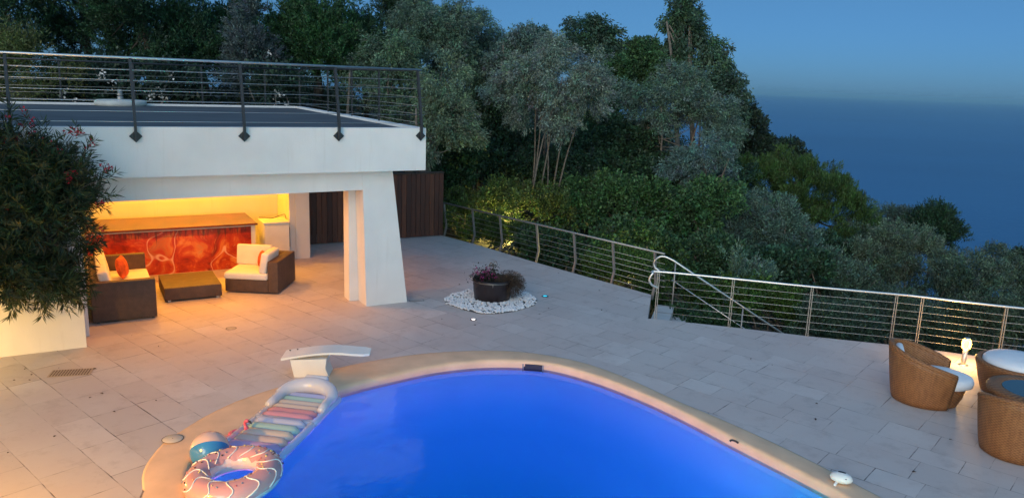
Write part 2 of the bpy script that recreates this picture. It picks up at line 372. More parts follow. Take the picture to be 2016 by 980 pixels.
o = ring_mesh('pool_coping', inner, outer, coping_m, [(-0.02, -0.16), (-0.05, -0.07), (-0.05, -0.03), (-0.03, 0.006), (0.03, 0.022), (0.12, 0.026), (0.6, 0.018), (0.97, 0.008), (1.04, 0.003), (1.04, -0.1)])
tag(o, kind='structure')
pool_paint = mat('pool_liner', (0.38, 0.74, 0.86), 0.6)
# pool shell
mb = MB(); n = len(inner); cen = sum(inner, Vector())/n; rows = []
for (t, z) in ((0.0, -0.05), (0.0, -0.9), (0.04, -1.25), (0.25, -1.45), (0.55, -1.75), (0.85, -1.95)):
    rows.append([(p.lerp(cen, t).x, p.lerp(cen, t).y, z) for p in inner])
vs = [q for r_ in rows for q in r_]; fs = [(i*n+k, i*n+(k+1) % n, (i+1)*n+(k+1) % n, (i+1)*n+k) for i in range(len(rows)-1) for k in range(n)]
vs.append((cen.x, cen.y, -2.0)); fs += [((len(rows)-1)*n+k, (len(rows)-1)*n+(k+1) % n, len(vs)-1) for k in range(n)]
mb.add(vs, fs, True); tag(mb.build('pool_basin', pool_paint), kind='structure')
# water: clear surface with ripples over a volume that swallows red
wm = bpy.data.materials.new('pool_water'); wm.use_nodes = True; n_ = wm.node_tree; n_.nodes.remove(n_.nodes['Principled BSDF'])
tr = n_.nodes.new('ShaderNodeBsdfTransparent'); gl = n_.nodes.new('ShaderNodeBsdfGlossy'); gl.inputs['Roughness'].default_value = 0.06
fr = n_.nodes.new('ShaderNodeFresnel'); fr.inputs[0].default_value = 1.33; mx = n_.nodes.new('ShaderNodeMixShader')
tcw = n_.nodes.new('ShaderNodeTexCoord'); bw = n_.nodes.new('ShaderNodeBump'); bw.inputs['Strength'].default_value = 0.35; bw.inputs['Distance'].default_value = 0.02
n_.links.new(noise_n(n_, tcw.outputs['Object'], 2.2, 4, 0.6), bw.inputs['Height'])
n_.links.new(bw.outputs[0], gl.inputs['Normal']); n_.links.new(bw.outputs[0], fr.inputs['Normal'])
n_.links.new(fr.outputs[0], mx.inputs[0]); n_.links.new(tr.outputs[0], mx.inputs[1]); n_.links.new(gl.outputs[0], mx.inputs[2])
n_.links.new(mx.outputs[0], n_.nodes['Material Output'].inputs[0])
ab = n_.nodes.new('ShaderNodeVolumeAbsorption'); ab.inputs[0].default_value = (0.04, 0.78, 0.97, 1); ab.inputs[1].default_value = 0.9
n_.links.new(ab.outputs[0], n_.nodes['Material Output'].inputs[1])
o = poly_with_hole('pool_water', [p.lerp(cen, -0.004) for p in inner], None, -0.11, wm, thick=2.1); tag(o, kind='structure')
# underwater lamps
def in_pool(px, py, t): q = U(px, py, 0).lerp(cen, t); return (q.x, q.y)
LAMPS = [((-2.9, 6.1), (0.03, 0.45, 0.95), 4, -.7), ((3.7, 6.4), (0.03, 0.45, 0.95), 4, -.7), ((-1.2, 5.2), (0.0, 1.0, 0.45), 34, -.7), ((0.9, 4.9), (0.0, 1.0, 0.45), 34, -.7), ((2.7, 5.3), (0.0, 1.0, 0.45), 34, -.7), ((0.5, 8.0), (0.0, 1.0, 0.6), 5, -.9)]
LAMPS += [(in_pool(x, y, 0.17), (1.0, 0.12, 0.85), 1.05, -.58) for x, y in ((378,905),(440,855),(520,818),(610,780),(700,755),(780,736),(860,720),(950,711),(1040,712),(1110,725),(1180,743),(1240,768),(1300,792),(1350,816),(1400,842),(1450,866),(1500,891),(1560,922),(1620,952))]
def pool_light(x, y, z, c, e, rad=0.15):
    l = bpy.data.lights.new('pool_lamp', 'POINT'); l.energy = e; l.color = c; l.shadow_soft_size = rad
    q = bpy.data.objects.new('pool_lamp', l); COL.objects.link(q); q.location = (x, y, z); return q
for (x, y), c, e, z in LAMPS: pool_light(x, y, z, c, e)

# terrain
patio_hull = [(-2.4, 23.8), (3.5, 17.6), (3.4, 15.4), (9.2, 13.7), (13.6, 12.2)]
def terr(x, y):
    # distance beyond the broken fence line
    best = 1e9
    for i in range(len(patio_hull)-1):
        ax, ay = patio_hull[i]; bx, by = patio_hull[i+1]; dx, dy = bx-ax, by-ay
        t = max(0, min(1, ((x-ax)*dx+(y-ay)*dy)/(dx*dx+dy*dy))); best = min(best, math.hypot(x-ax-t*dx, y-ay-t*dy))
    if x > 13.6 and y < 12.2: best = x-13.6
    th = math.degrees(math.atan2(x, max(y, 0.1)))
    sl = float(np.interp(th, [-30, -4, 6, 13, 19, 26, 36], [-0.02, 0.13, 0.13, 0.04, -0.10, -0.20, -0.25]))
    base = float(np.interp(th, [-12, -4, 2, 8], [-0.15, -0.9, -1.2, -1.4]))
    z = base + sl*min(best, 30)
    if sl < 0: z += sl*max(0, best-30)
    z += 0.3*math.sin(x*0.31+1)*math.cos(y*0.27)
    bb_ = 0.497*(x+3.01)*-1+0.868*(y-15.51)
    if th < -8: z = max(z, -0.2+3.7*max(0, min(1, (bb_-10.4)/1.2))*min(1, (-8-th)/5))
    if best > 45: z -= (best-45)*0.5
    return z
def outside(x, y):
    # beyond the retaining line?
    if x > 13.6: return True
    P_ = patio_hull
    if x < -2.4: return y > 22.6+(-x-2.4)*(-0.35)
    for i in range(len(P_)-1):
        if min(P_[i][0], P_[i+1][0]) <= x <= max(P_[i][0], P_[i+1][0]) and abs(P_[i+1][0]-P_[i][0]) > .2:
            t = (x-P_[i][0])/(P_[i+1][0]-P_[i][0]); return y > P_[i][1]+t*(P_[i+1][1]-P_[i][1])
    return True
vs = []; fs = []
xs = [-300, -180, -120]+list(np.linspace(-80, 90, 120))+[130, 200, 320]; ys = [-80, -40, -15]+list(np.linspace(-2, 110, 90))+[150, 220, 330]
for j, y in enumerate(ys):
    for i, x in enumerate(xs):
        z = terr(x, y)
        if not outside(x, y): z = -2.6
        vs.append((x, y, max(z, -130)))
W_ = len(xs)
for j in range(len(ys)-1):
    for i in range(W_-1): fs.append((j*W_+i, j*W_+i+1, (j+1)*W_+i+1, (j+1)*W_+i))
tag(MB().add(vs, fs, True).build('hillside', soil), kind='structure')
# sea
sm_ = bpy.data.materials.new('sea_water'); sm_.use_nodes = True; n_ = sm_.node_tree; P = n_.nodes['Principled BSDF']
P.inputs['Base Color'].default_value = (0.024, 0.125, 0.27, 1); P.inputs['Roughness'].default_value = 0.35; P.inputs['IOR'].default_value = 1.33
tcw = n_.nodes.new('ShaderNodeTexCoord'); bw = n_.nodes.new('ShaderNodeBump'); bw.inputs['Strength'].default_value = 1.0; bw.inputs['Distance'].default_value = 1.2
n_.links.new(noise_n(n_, tcw.outputs['Object'], 0.12, 6, 0.7), bw.inputs['Height']); n_.links.new(bw.outputs[0], P.inputs['Normal'])
swm = NN(n_, 'ShaderNodeMapping'); swm.inputs['Scale'].default_value = (0.0006, 0.0022, 1); n_.links.new(tcw.outputs['Object'], swm.inputs[0])
n_.links.new(mixc(n_, maprange(n_, noise_n(n_, swm.outputs[0], 1.0, 8, 0.7), 0.35, 0.7), (0.019, 0.105, 0.235), (0.031, 0.145, 0.30)), P.inputs['Base Color'])
vs = [(-40000, 100, -92), (40000, 100, -92), (40000, 26000, -92), (-40000, 26000, -92)]
o = MB().add(vs, [(0, 1, 2, 3)]).build('sea', sm_); tag(o, kind='structure')
hm_ = bpy.data.materials.new('sea_haze'); hm_.use_nodes = True; n_ = hm_.node_tree; n_.nodes.remove(n_.nodes['Principled BSDF'])
pv = n_.nodes.new('ShaderNodeVolumePrincipled'); pv.inputs['Color'].default_value = (0.52, 0.86, 1.0, 1); pv.inputs['Density'].default_value = 7e-5; pv.inputs['Anisotropy'].default_value = 0.2
n_.links.new(pv.outputs[0], n_.nodes['Material Output'].inputs['Volume'])
o = MB().box(-41000, 41000, -400, 26500, -131, 30).build('haze', hm_); tag(o, 'thin sea haze softening the horizon', 'haze', kind='stuff')


# ------------------------------------------------------------------ pavilion (local axes: x along the front, y to the back)
PA = R(29.8); PO = (-3.01, 15.51, 0)
pc, ps = math.cos(PA), math.sin(PA)
def PW(a, b, z=0): return Vector((PO[0]+a*pc-b*ps, PO[1]+a*ps+b*pc, z))
pav = empty('pavilion', PO, PA); tag(pav, 'white rendered open-fronted pool house with flat grey roof terrace and slanted pillar', 'building')
MB().box(-9.5, 1.185, -0.28, 9.7, 2.865, 3.10).box(-9.5, 1.185, -0.28, -0.12, 3.10, 3.725).box(1.0, 1.185, -0.118, 9.7, 3.10, 3.725).box(-9.5, 0.998, 9.54, 9.7, 3.10, 3.73).build('fascia', white, pav)
MB().box(-9.5, 0.997, -0.117, 9.537, 3.10, 3.675).build('roof_deck', grey_deck, pav)
# lintel and slanted pillar are one front frame
mb = MB()
T = 0.52
def slab_ab(poly, y0, y1):  # poly in (x,z), extruded in y
    k = len(poly); vs = [(p[0], y0, p[1]) for p in poly]+[(p[0], y1, p[1]) for p in poly]
    return vs, [tuple(range(k)), tuple(range(2*k-1, k-1, -1))]+[(i, k+i, k+(i+1) % k, (i+1) % k) for i in range(k)]
v_, f_ = slab_ab([(0.0, 0), (0.91, 0), (0.57, 2.863), (-0.08, 2.863), (-0.06, 2.45)], 0.003, T); MB().add(v_, f_).build('slanted_pillar', white, pav)
v_, f_ = slab_ab([(-0.062, 2.46), (-0.083, 2.863), (-5.3, 2.863), (-5.3, 2.41)], 0.005, 0.30); MB().add(v_, f_).build('lintel', white, pav)
MB().box(-0.20, 0.55, T+0.002, T+0.35, 0, 2.863).build('inner_pier', white, pav)
MB().box(-0.26, 0.10, 4.78, 5.10, 0, 2.863).build('rear_column', white, pav)
MB().box(-5.2, -0.262, 6.1, 6.25, 0, 2.863).box(-0.41, -0.262, 4.80, 6.098, 0, 2.863).build('back_wall', white, pav)
MB().box(-5.33, -5.1, 0.12, 6.1, 0, 2.863).build('side_wall', white, pav)
# garden retaining wall on the left
rw = empty('retaining_wall', PW(-5.16, -0.5), PA); tag(rw, 'yellow-lit low white rendered wall below the red oleander', 'wall')
MB().box(-9, 0, 0, 0.25, 0, 1.45).build('wall_face', white, rw)
MB().box(-9, -0.0, 0.251, 0.62, 0, 1.45).build('wall_top', white, rw)
tag(MB().box(-14.2, -5.34, 0.16, 6.0, 0.0, 1.35).build('garden_bed', soil), kind='structure')
bpy.data.objects['garden_bed'].matrix_world = Matrix.Translation(PO) @ Matrix.Rotation(PA, 4, 'Z')

# ceiling spots
lamp_glow = mat('warm_lamp_glass', (1, 0.8, 0.5), 0.4, emit=(1.0, 0.62, 0.22), estr=14)
CEIL = [(-4.3, 5.2), (-3.2, 5.2), (-2.1, 5.2), (-1.3, 5.7), (-3.9, 3.0), (-2.2, 3.0), (-3.7, 1.1), (-1.7, 1.1)]
for i, (a, b) in enumerate(CEIL):
    q = PW(a, b, 2.83)
    t = empty('ceiling_spot', q, PA)
    tag(t, 'recessed warm ceiling spot '+('above the bar counter' if b > 4 else ('above the coffee table' if b > 2 else 'just inside the pool house opening')), 'ceiling lamp', 'ceiling spots in the pool house')
    MB().lathe([(0.045, 0.0), (0.065, -0.004), (0.07, 0.028)], 20).build('bezel', steel, t)
    MB().lathe([(0.0, -0.001), (0.044, -0.001)], 16).build('lens', lamp_glow, t)
    l = bpy.data.lights.new('spot_light', 'SPOT'); l.energy = 72 if b > 4 else 64; l.color = (1.0, 0.42, 0.010) if b > 4 else (1.0, 0.35, 0.03); l.spot_size = R(150); l.spot_blend = 0.6; l.shadow_soft_size = 0.05
    lo = bpy.data.objects.new('spot_light', l); COL.objects.link(lo); lo.parent = t; lo.location = (0, 0, -0.03)

# bar counter
bar = empty('bar_counter', PW(-3.4, 4.3), PA); tag(bar, 'long bar counter with red abstract painted front in the pool house', 'bar')
paintm = painting_material()
bw_ = 1.93
MB().box(-1.62, bw_, 0.0, 0.05, 0.0, 1.06).build('painted_front', paintm, bar)
MB().box(bw_+0.001, bw_+0.10, -0.02, 1.1, 0, 1.07).box(-1.64, -1.622, -0.02, 1.1, 0, 1.07).box(-1.62, bw_, -0.015, -0.001, 1.03, 1.07).build('side_panel', white_plastic, bar)
btop = mat('glossy_red_counter', (0.13, 0.035, 0.018), 0.22, noise=0.7, nscale=2.2)
MB().box(-1.64, bw_+0.14, -0.14, 1.45, 1.075, 1.12, bev=0.008).build('counter_top', btop, bar)

# white fridge
fr_ = empty('fridge', PW(-0.78, 4.85), PA); tag(fr_, 'white under-counter fridge with a cable on top beside the bar', 'fridge')
MB().box(-0.33, 0.30, -0.30, 0.30, 0.03, 1.02, bev=0.012).build('cabinet', white_plastic, fr_)
frd = MB().box(-0.32, 0.29, -0.355, -0.306, 0.05, 0.97, bev=0.012).build('door', white_plastic, fr_)
MB().box(-0.345, 0.315, -0.36, 0.31, 1.021, 1.05, bev=0.008).build('top', white_plastic, fr_)
MB().box(0.292, 0.306, -0.34, -0.31, 0.4, 0.9).build('handle', dsteel, frd)
cb = MB().tube(catmull([(-0.36, 0.1, 1.12), (-0.25, -0.02, 1.13), (-0.05, 0.0, 1.10), (0.2, 0.1, 1.15), (0.33, 0.2, 1.10), (0.36, 0.22, 0.6)], 6), 0.008, 6).build('power_cable', dsteel)
cb.location = PW(-0.78, 4.85); cb.rotation_euler = (0, 0, PA); tag(cb, 'thin dark cable lying across the white fridge top', 'cable')

# wood plank screen
wood = bpy.data.materials.new('stained_planks'); wood.use_nodes = True; n_ = wood.node_tree; P = n_.nodes['Principled BSDF']
tcw = n_.nodes.new('ShaderNodeTexCoord'); s_ = NN(n_, 'ShaderNodeSeparateXYZ'); n_.links.new(tcw.outputs['Object'], s_.inputs[0])
pi_ = math_n(n_, 'FLOOR', math_n(n_, 'DIVIDE', s_.outputs[0], 0.15)); wn = NN(n_, 'ShaderNodeTexWhiteNoise', noise_dimensions='1D'); n_.links.new(pi_, wn.inputs['W'])
mp = NN(n_, 'ShaderNodeMapping'); mp.inputs['Scale'].default_value = (14, 14, 1.2); n_.links.new(tcw.outputs['Object'], mp.inputs[0])
gr = noise_n(n_, mp.outputs[0], 1.6, 7, 0.65)
c_ = ramp_n(n_, wn.outputs[0], [(0, (0.07, 0.022, 0.012)), (0.5, (0.12, 0.036, 0.016)), (1, (0.19, 0.062, 0.026))])
c_ = mixc(n_, maprange(n_, gr, 0.35, 0.7, 0, 0.75), c_, (0.035, 0.012, 0.008))
n_.links.new(c_, P.inputs['Base Color']); P.inputs['Roughness'].default_value = 0.65
ws = empty('wooden_screen', PW(0.4, 6.30), PA); tag(ws, 'tall brown vertical plank screen standing behind the slanted pillar', 'wooden fence')
mb = MB(); x = 0.0
while x < 4.12:
    mb.box(x+0.006, x+0.144, 0.0+random.uniform(-0.006, 0.006), 0.03, 0.03, 1.93+random.uniform(-0.006, 0.006)); x += 0.15
mb.build('planks', wood, ws)
MB().box(0, 4.16, 0.032, 0.07, 0.3, 0.4).box(0, 4.16, 0.032, 0.07, 1.5, 1.6).build('batten', wood, ws)
capm = mat('dark_cap', (0.035, 0.025, 0.02), 0.8)
MB().box(-0.02, 4.2, -0.03, 0.09, 1.945, 1.985).build('cap_rail', capm, ws)

# ------------------------------------------------------------------ added house wing, out of view, keeps western sky light off the left terrace
hs = empty('house', (-9.7, 0, 0)); tag(hs, 'added unseen white rendered house wing shading the left terrace from the western sky', 'house')
MB().box(-8, 0, -9, 8.2, 0, 6.3).build('wall', white, hs)
MB().box(-8.3, 0.3, -9.3, 8.5, 6.302, 6.55).build('roof', grey_deck, hs)
for y in (-3.5, 0.5, 4.5):
    wf = MB().box(0.002, 0.05, y-0.75, y+0.75, 3.6, 5.2).build('window', dsteel, hs); MB().box(0.052, 0.056, y-0.67, y+0.67, 3.68, 5.12).build('pane', mat('window_glass', (0.03, 0.04, 0.05), 0.05), wf)
# ------------------------------------------------------------------ railings
def rail_thing(name, label, base, axis, posts, length, zc, rail, post_fn, cable_x0, cable_x1, top, m_post, m_rail, m_cable, cable_off=lambda z: 0.0, top_off=0.0, cr=0.0055):
    root = empty(name, base, axis); tag(root, label, 'railing')
    for x in posts: post_fn(x).build('post', m_post, root)
    MB().tube([(rail[0], top_off, top), (rail[1], top_off, top)], 0.024, 10).build('handrail', m_rail, root)
    for z in zc: MB().tube([(cable_x0, cable_off(z), z), (cable_x1, cable_off(z), z)], cr, 6).build('cable', m_cable, root)
    return root
# roof railing, front: bolted on the fascia, kinked inward
def roof_post(x):
    mb = MB(); p = [(x, -0.05, -0.20), (x, -0.055, 0.08), (x, 0.17, 1.13)]
    for dy in (0,):
        for i in range(2):
            a = Vector(p[i]); b = Vector(p[i+1]); w_ = 0.022
            t = (b-a).normalized(); nrm = Vector((1, 0, 0)).cross(t).normalized()
            vs = []
            for q in (a-t*0.005, b+t*0.005):
                for (sx, sn) in ((-w_, -0.035), (w_, -0.035), (w_, 0.035), (-w_, 0.035)): vs.append(q+Vector((sx, 0, 0))+nrm*sn)
            mb.add(vs, [(0,3,2,1),(4,5,6,7),(0,1,5,4),(1,2,6,5),(2,3,7,6),(3,0,4,7)])
    # diamond bracket
    k = 0.105; c = (x, 0, -0.15)
    vs = [(c[0]-k, -0.022, c[2]), (c[0], -0.022, c[2]-k), (c[0]+k, -0.022, c[2]), (c[0], -0.022, c[2]+k), (c[0]-k, -0.002, c[2]), (c[0], -0.002, c[2]-k), (c[0]+k, -0.002, c[2]), (c[0], -0.002, c[2]+k)]
    mb.add(vs, [(0,1,2,3),(7,6,5,4),(0,4,5,1),(1,5,6,2),(2,6,7,3),(3,7,4,0)])
    return mb
offz = lambda z: -0.055+0.225*max(0, (z-0.08))/1.05
roof_c = [0.10, 0.27, 0.44, 0.61, 0.78, 0.95]
rr = rail_thing('roof_railing', 'dark cable railing along the front edge of the white roof terrace', PW(0, -0.28, 3.72), PA, [-7.73, -5.95, -4.17, -2.39, -0.64, 1.06], 0, roof_c, (-9.4, 1.13), roof_post, -9.4, 1.15, 1.15, dsteel, steel, steel, offz, 0.17)
def flat_post(x, h=1.12):
    return MB().box(x-0.02, x+0.02, -0.008, 0.03, 0.0, h)
rs = rail_thing('roof_railing', 'cable railing along the far right side edge of the roof terrace', PW(1.10, 0.05, 3.72), PA+R(90), [2.2, 4.2, 6.3], 0, roof_c, (0.2, 9.2), flat_post, 0.0, 9.2, 1.15, dsteel, dsteel, gsteel)
rb = rail_thing('roof_railing', 'cable railing along the back edge of the roof terrace before the conifers', PW(-9.4, 9.62, 3.72), PA, [0.5+1.8*i for i in range(6)]+[10.55], 0, roof_c, (0, 10.6), flat_post, 0, 10.6, 1.12, dsteel, dsteel, gsteel)
# patio railing far side (posts bowed outwards)
def bow_post(x):
    mb = MB(); pr = [(-0.03, -0.12), (-0.13, 0.26), (-0.13, 0.30), (-0.02, 1.0)]
    for i in range(3):
        a, b = pr[i], pr[i+1]; vs = []
        for (y, z) in (a, b):
            for (sx, sy) in ((-0.028, -0.02), (0.028, -0.02), (0.028, 0.02), (-0.028, 0.02)): vs.append((x+sx, y+sy, z))
        mb.add(vs, [(0,3,2,1),(4,5,6,7),(0,1,5,4),(1,2,6,5),(2,3,7,6),(3,0,4,7)])
    return mb
A0 = Vector((-2.0, 23.15, 0)); A1 = corner
dv = (A1-A0); ang = math.atan2(dv.y, dv.x); Lf = dv.length
px_posts = [U(930,479,0), U(985,494,0), U(1052,515,0), U(1122,536,0), U(1200,557,0), U(1282,580,0)]
posts = [(p-A0).dot(dv.normalized()) for p in px_posts]; posts = [posts[0]-1.4]+posts
flip = lambda z: (0.03+0.10*min(1, (z+0.12)/0.38)) if z < 0.3 else 0.13-0.11*(z-0.3)/0.7
# local +y points outward: mirror the bow
def bow_out(x):
    mb = bow_post(x); mb.v = [(p[0], -p[1], p[2]) for p in mb.v]; return mb
rf = rail_thing('patio_railing', 'pale cable railing with bowed posts in front of the lit hedge', A0, ang, posts, 0, [0.08, 0.22, 0.36, 0.50, 0.64, 0.78], (posts[0], Lf+0.28), bow_out, posts[0], Lf+0.28, 1.02, gsteel, gsteel, cable_m, flip, 0.02)
# patio railing right side
B0 = g[0]; 
segs = [(g[0], g[3]), (g[3], Vector((13.4, 12.32, 0)))]
root = empty('patio_railing', B0, 0); tag(root, 'long steel cable railing along the right edge behind the rattan chairs', 'railing')
gp = [U(1290,627,0), g[1], g[2], g[3], g[4], g[5], Vector((10.75, 13.2, 0)), Vector((12.2, 12.75, 0)), Vector((13.35, 12.4, 0))]
for p in gp:
    q = p-B0; d = (Vector((9.1, 13.7, 0))-Vector((3, 15.5, 0))).normalized(); nn = Vector((-d.y, d.x, 0))
    mb = MB()
    for s in (-1, 1):
        o0 = q+d*0.018*s; vs = []
        for (z, off) in ((-0.12, 0.0), (1.0, 0.03)):
            for (sx, sy) in ((-0.006, -0.03), (0.006, -0.03), (0.006, 0.03), (-0.006, 0.03)):
                c = o0+d*sx+nn*(sy+off); vs.append((c.x, c.y, z))
        mb.add(vs, [(0,3,2,1),(4,5,6,7),(0,1,5,4),(1,2,6,5),(2,3,7,6),(3,0,4,7)])
    mb.build('post', gsteel, root)
gl_ = [Vector((p.x-B0.x, p.y-B0.y, 0)) for p in gp]
Q = [(p.x, p.y) for p in gl_]
loop = [(Q[0][0]+0.02, Q[0][1]+0.02, 0.66), (Q[0][0]-0.12, Q[0][1]+0.01, 0.72), (Q[0][0]-0.18, Q[0][1]+0.01, 0.83), (Q[0][0]-0.12, Q[0][1]+0.01, 0.96), (Q[0][0]+0.02, Q[0][1]+0.03, 1.0)]
MB().tube(catmull([Vector(p) for p in loop]+[Vector((x, y+0.03, 1.0)) for x, y in Q[1:]], 6), 0.024, 10).build('handrail', steel, root)
for z in (0.14, 0.28, 0.42, 0.56, 0.70, 0.84):
    MB().tube([(x, y+0.02, z) for x, y in Q], 0.005, 6).build('cable', cable_m, root)
# stairs behind that railing, going down to the right
st = empty('garden_steps', c2, 0); tag(st, 'pale stone steps going down behind the railing post', 'steps')
d = (Vector((9.1, 13.7, 0))-Vector((3, 15.5, 0))).normalized(); nn = Vector((-d.y, d.x, 0)); RZ = math.atan2(d.y, d.x)
step_m = mat('step_stone', (0.48, 0.46, 0.43), 0.7, noise=0.12, nscale=4)
st.rotation_euler = (0, 0, RZ)
for i in range(9):
    MB().box(0.01+i*0.30, 0.40+i*0.30, 0.12, 1.75, -0.5-0.17*(i+1), -0.17*(i+1)).build('step', step_m, st)
hr = empty('stair_handrail', c2+nn*1.75, RZ); tag(hr, 'sloping tubular steel handrail with looped end descending beside the steps', 'handrail')
hp = [(0.02, 0, 0.62), (-0.10, 0, 0.70), (-0.13, 0, 0.82), (-0.04, 0, 0.94), (0.10, 0, 0.97), (0.30, 0, 0.90), (3.4, 0, -0.85)]
MB().tube(catmull(hp[:6], 6)+[Vector(hp[6])], 0.024, 10).build('rail', steel, hr)
MB().tube([(0.3, 0, 0.45), (3.4, 0, -1.3)], 0.012, 8).build('lower_rail', steel, hr)
for x in (0.35, 1.9, 3.3): MB().tube([(x, 0, 0.87-0.565*(x-0.3)), (x, 0, -0.3-0.6*x)], 0.018, 8).build('post', gsteel, hr)

# ------------------------------------------------------------------ furniture in the pavilion
def cushion(name, x0, x1, y0, y1, z0, z1, m, parent=None, mtx=None, bev=0.045):
    return MB().box(x0, x1, y0, y1, z0, z1, mtx, bev).build(name, m, parent)
def pillow(name, label, loc, rot, size, m):
    mb = MB(); N = 14; vs = []
    for sgn in (1, -1):
        for i in range(N+1):
            for j in range(N+1):
                u, v = i/N*2-1, j/N*2-1; e = (1-u*u)**0.45*(1-v*v)**0.45 if abs(u) < 1 and abs(v) < 1 else 0
                k = 1-0.08*(abs(u*v)) ; pin = 1-0.10*(1-abs(u))*abs(v)**4; pin2 = 1-0.10*(1-abs(v))*abs(u)**4
                vs.append((u*size*k*pin2, sgn*0.11*e, v*size*k*pin))
    fs = []; S = (N+1)**2
    for s in (0, S):
        for i in range(N):
            for j in range(N): a = s+i*(N+1)+j; fs.append((a, a+1, a+N+2, a+N+1))
    mb.add(vs, fs, True); o = mb.build(name, m); o.location = loc; o.rotation_euler = rot
    return tag(o, label, 'cushion')
sofa = empty('sofa', PW(-5.03, 0.80), PA); tag(sofa, 'brown woven sofa with cream cushions seen from its side arm', 'sofa')
MB().box(0.0, 1.10, 0.0, 0.16, 0.03, 0.78, bev=0.012).build('arm', resin, sofa)
MB().box(0.0, 1.10, 2.34, 2.50, 0.03, 0.78, bev=0.012).build('arm', resin, sofa)
MB().box(0.0, 0.18, 0.162, 2.338, 0.03, 0.78, bev=0.012).build('backrest', resin, sofa)
MB().box(0.182, 1.08, 0.162, 2.338, 0.03, 0.30, bev=0.012).build('base', resin, sofa)
cushion('seat_cushion', 0.20, 1.12, 0.17, 1.24, 0.302, 0.46, cushion_m, sofa); cushion('seat_cushion', 0.20, 1.12, 1.26, 2.33, 0.302, 0.46, cushion_m, sofa)
for y0 in (0.17, 1.26):
    cushion('back_cushion', -0.09, 0.09, 0, 1.07, 0, 0.50, cushion_m, sofa, Matrix.Translation((0.31, y0, 0.455)) @ Matrix.Rotation(R(-12), 4, 'Y'))
for dx in (0.06, 1.0): MB().box(dx, dx+0.05, 0.03, 0.08, 0, 0.03).build('foot', dsteel, sofa)
p = PW(-4.42, 2.4, 0.69); pillow('throw_pillow', 'orange scatter cushion leaning on the sofa back beneath the oleander', p, (R(-12), 0, PA+R(78)), 0.23, pillow_m)
ct = empty('coffee_table', PW(-3.14, 2.42), PA); tag(ct, 'low brown woven coffee table between sofa and armchair', 'coffee table')
MB().box(-0.56, 0.56, -0.62, 0.62, 0.04, 0.30, bev=0.01).build('tabletop', resin, ct)
for x in (-0.5, 0.45):
    for y in (-0.58, 0.53): MB().box(x, x+0.06, y, y+0.06, 0, 0.04).build('foot', steel, ct)
ac = empty('armchair', U(548, 580, 0), R(-2)); tag(ac, 'square brown woven corner armchair with cream cushions beside the bar', 'armchair')
# origin at the near right corner; x to the left is negative, y to the back
MB().box(-0.22, 0.0, 0.0, 1.18, 0.03, 0.72, bev=0.012).build('backrest', resin, ac)
MB().box(-1.17, -0.222, 0.96, 1.18, 0.03, 0.72, bev=0.012).build('backrest', resin, ac)
MB().box(-1.17, -0.222, 0.0, 0.958, 0.03, 0.30, bev=0.012).build('base', resin, ac)
cushion('seat_cushion', -1.19, -0.23, -0.02, 0.94, 0.302, 0.45, cushion_m, ac)
cushion('back_cushion', -0.40, 0.40, -0.085, 0.085, 0, 0.46, cushion_m, ac, Matrix.Translation((-0.82, 0.84, 0.44)) @ Matrix.Rotation(R(-10), 4, 'X'))
cushion('back_cushion', -0.085, 0.085, -0.40, 0.34, 0, 0.46, cushion_m, ac, Matrix.Translation((-0.36, 0.42, 0.44)) @ Matrix.Rotation(R(10), 4, 'Y'))
p = Vector(ac.location)+Vector((-0.50, 0.62, 0.62)); pillow('throw_pillow', 'orange scatter cushion tucked in the corner of the armchair', p, (R(-12), 0, R(-50)), 0.20, pillow_m)

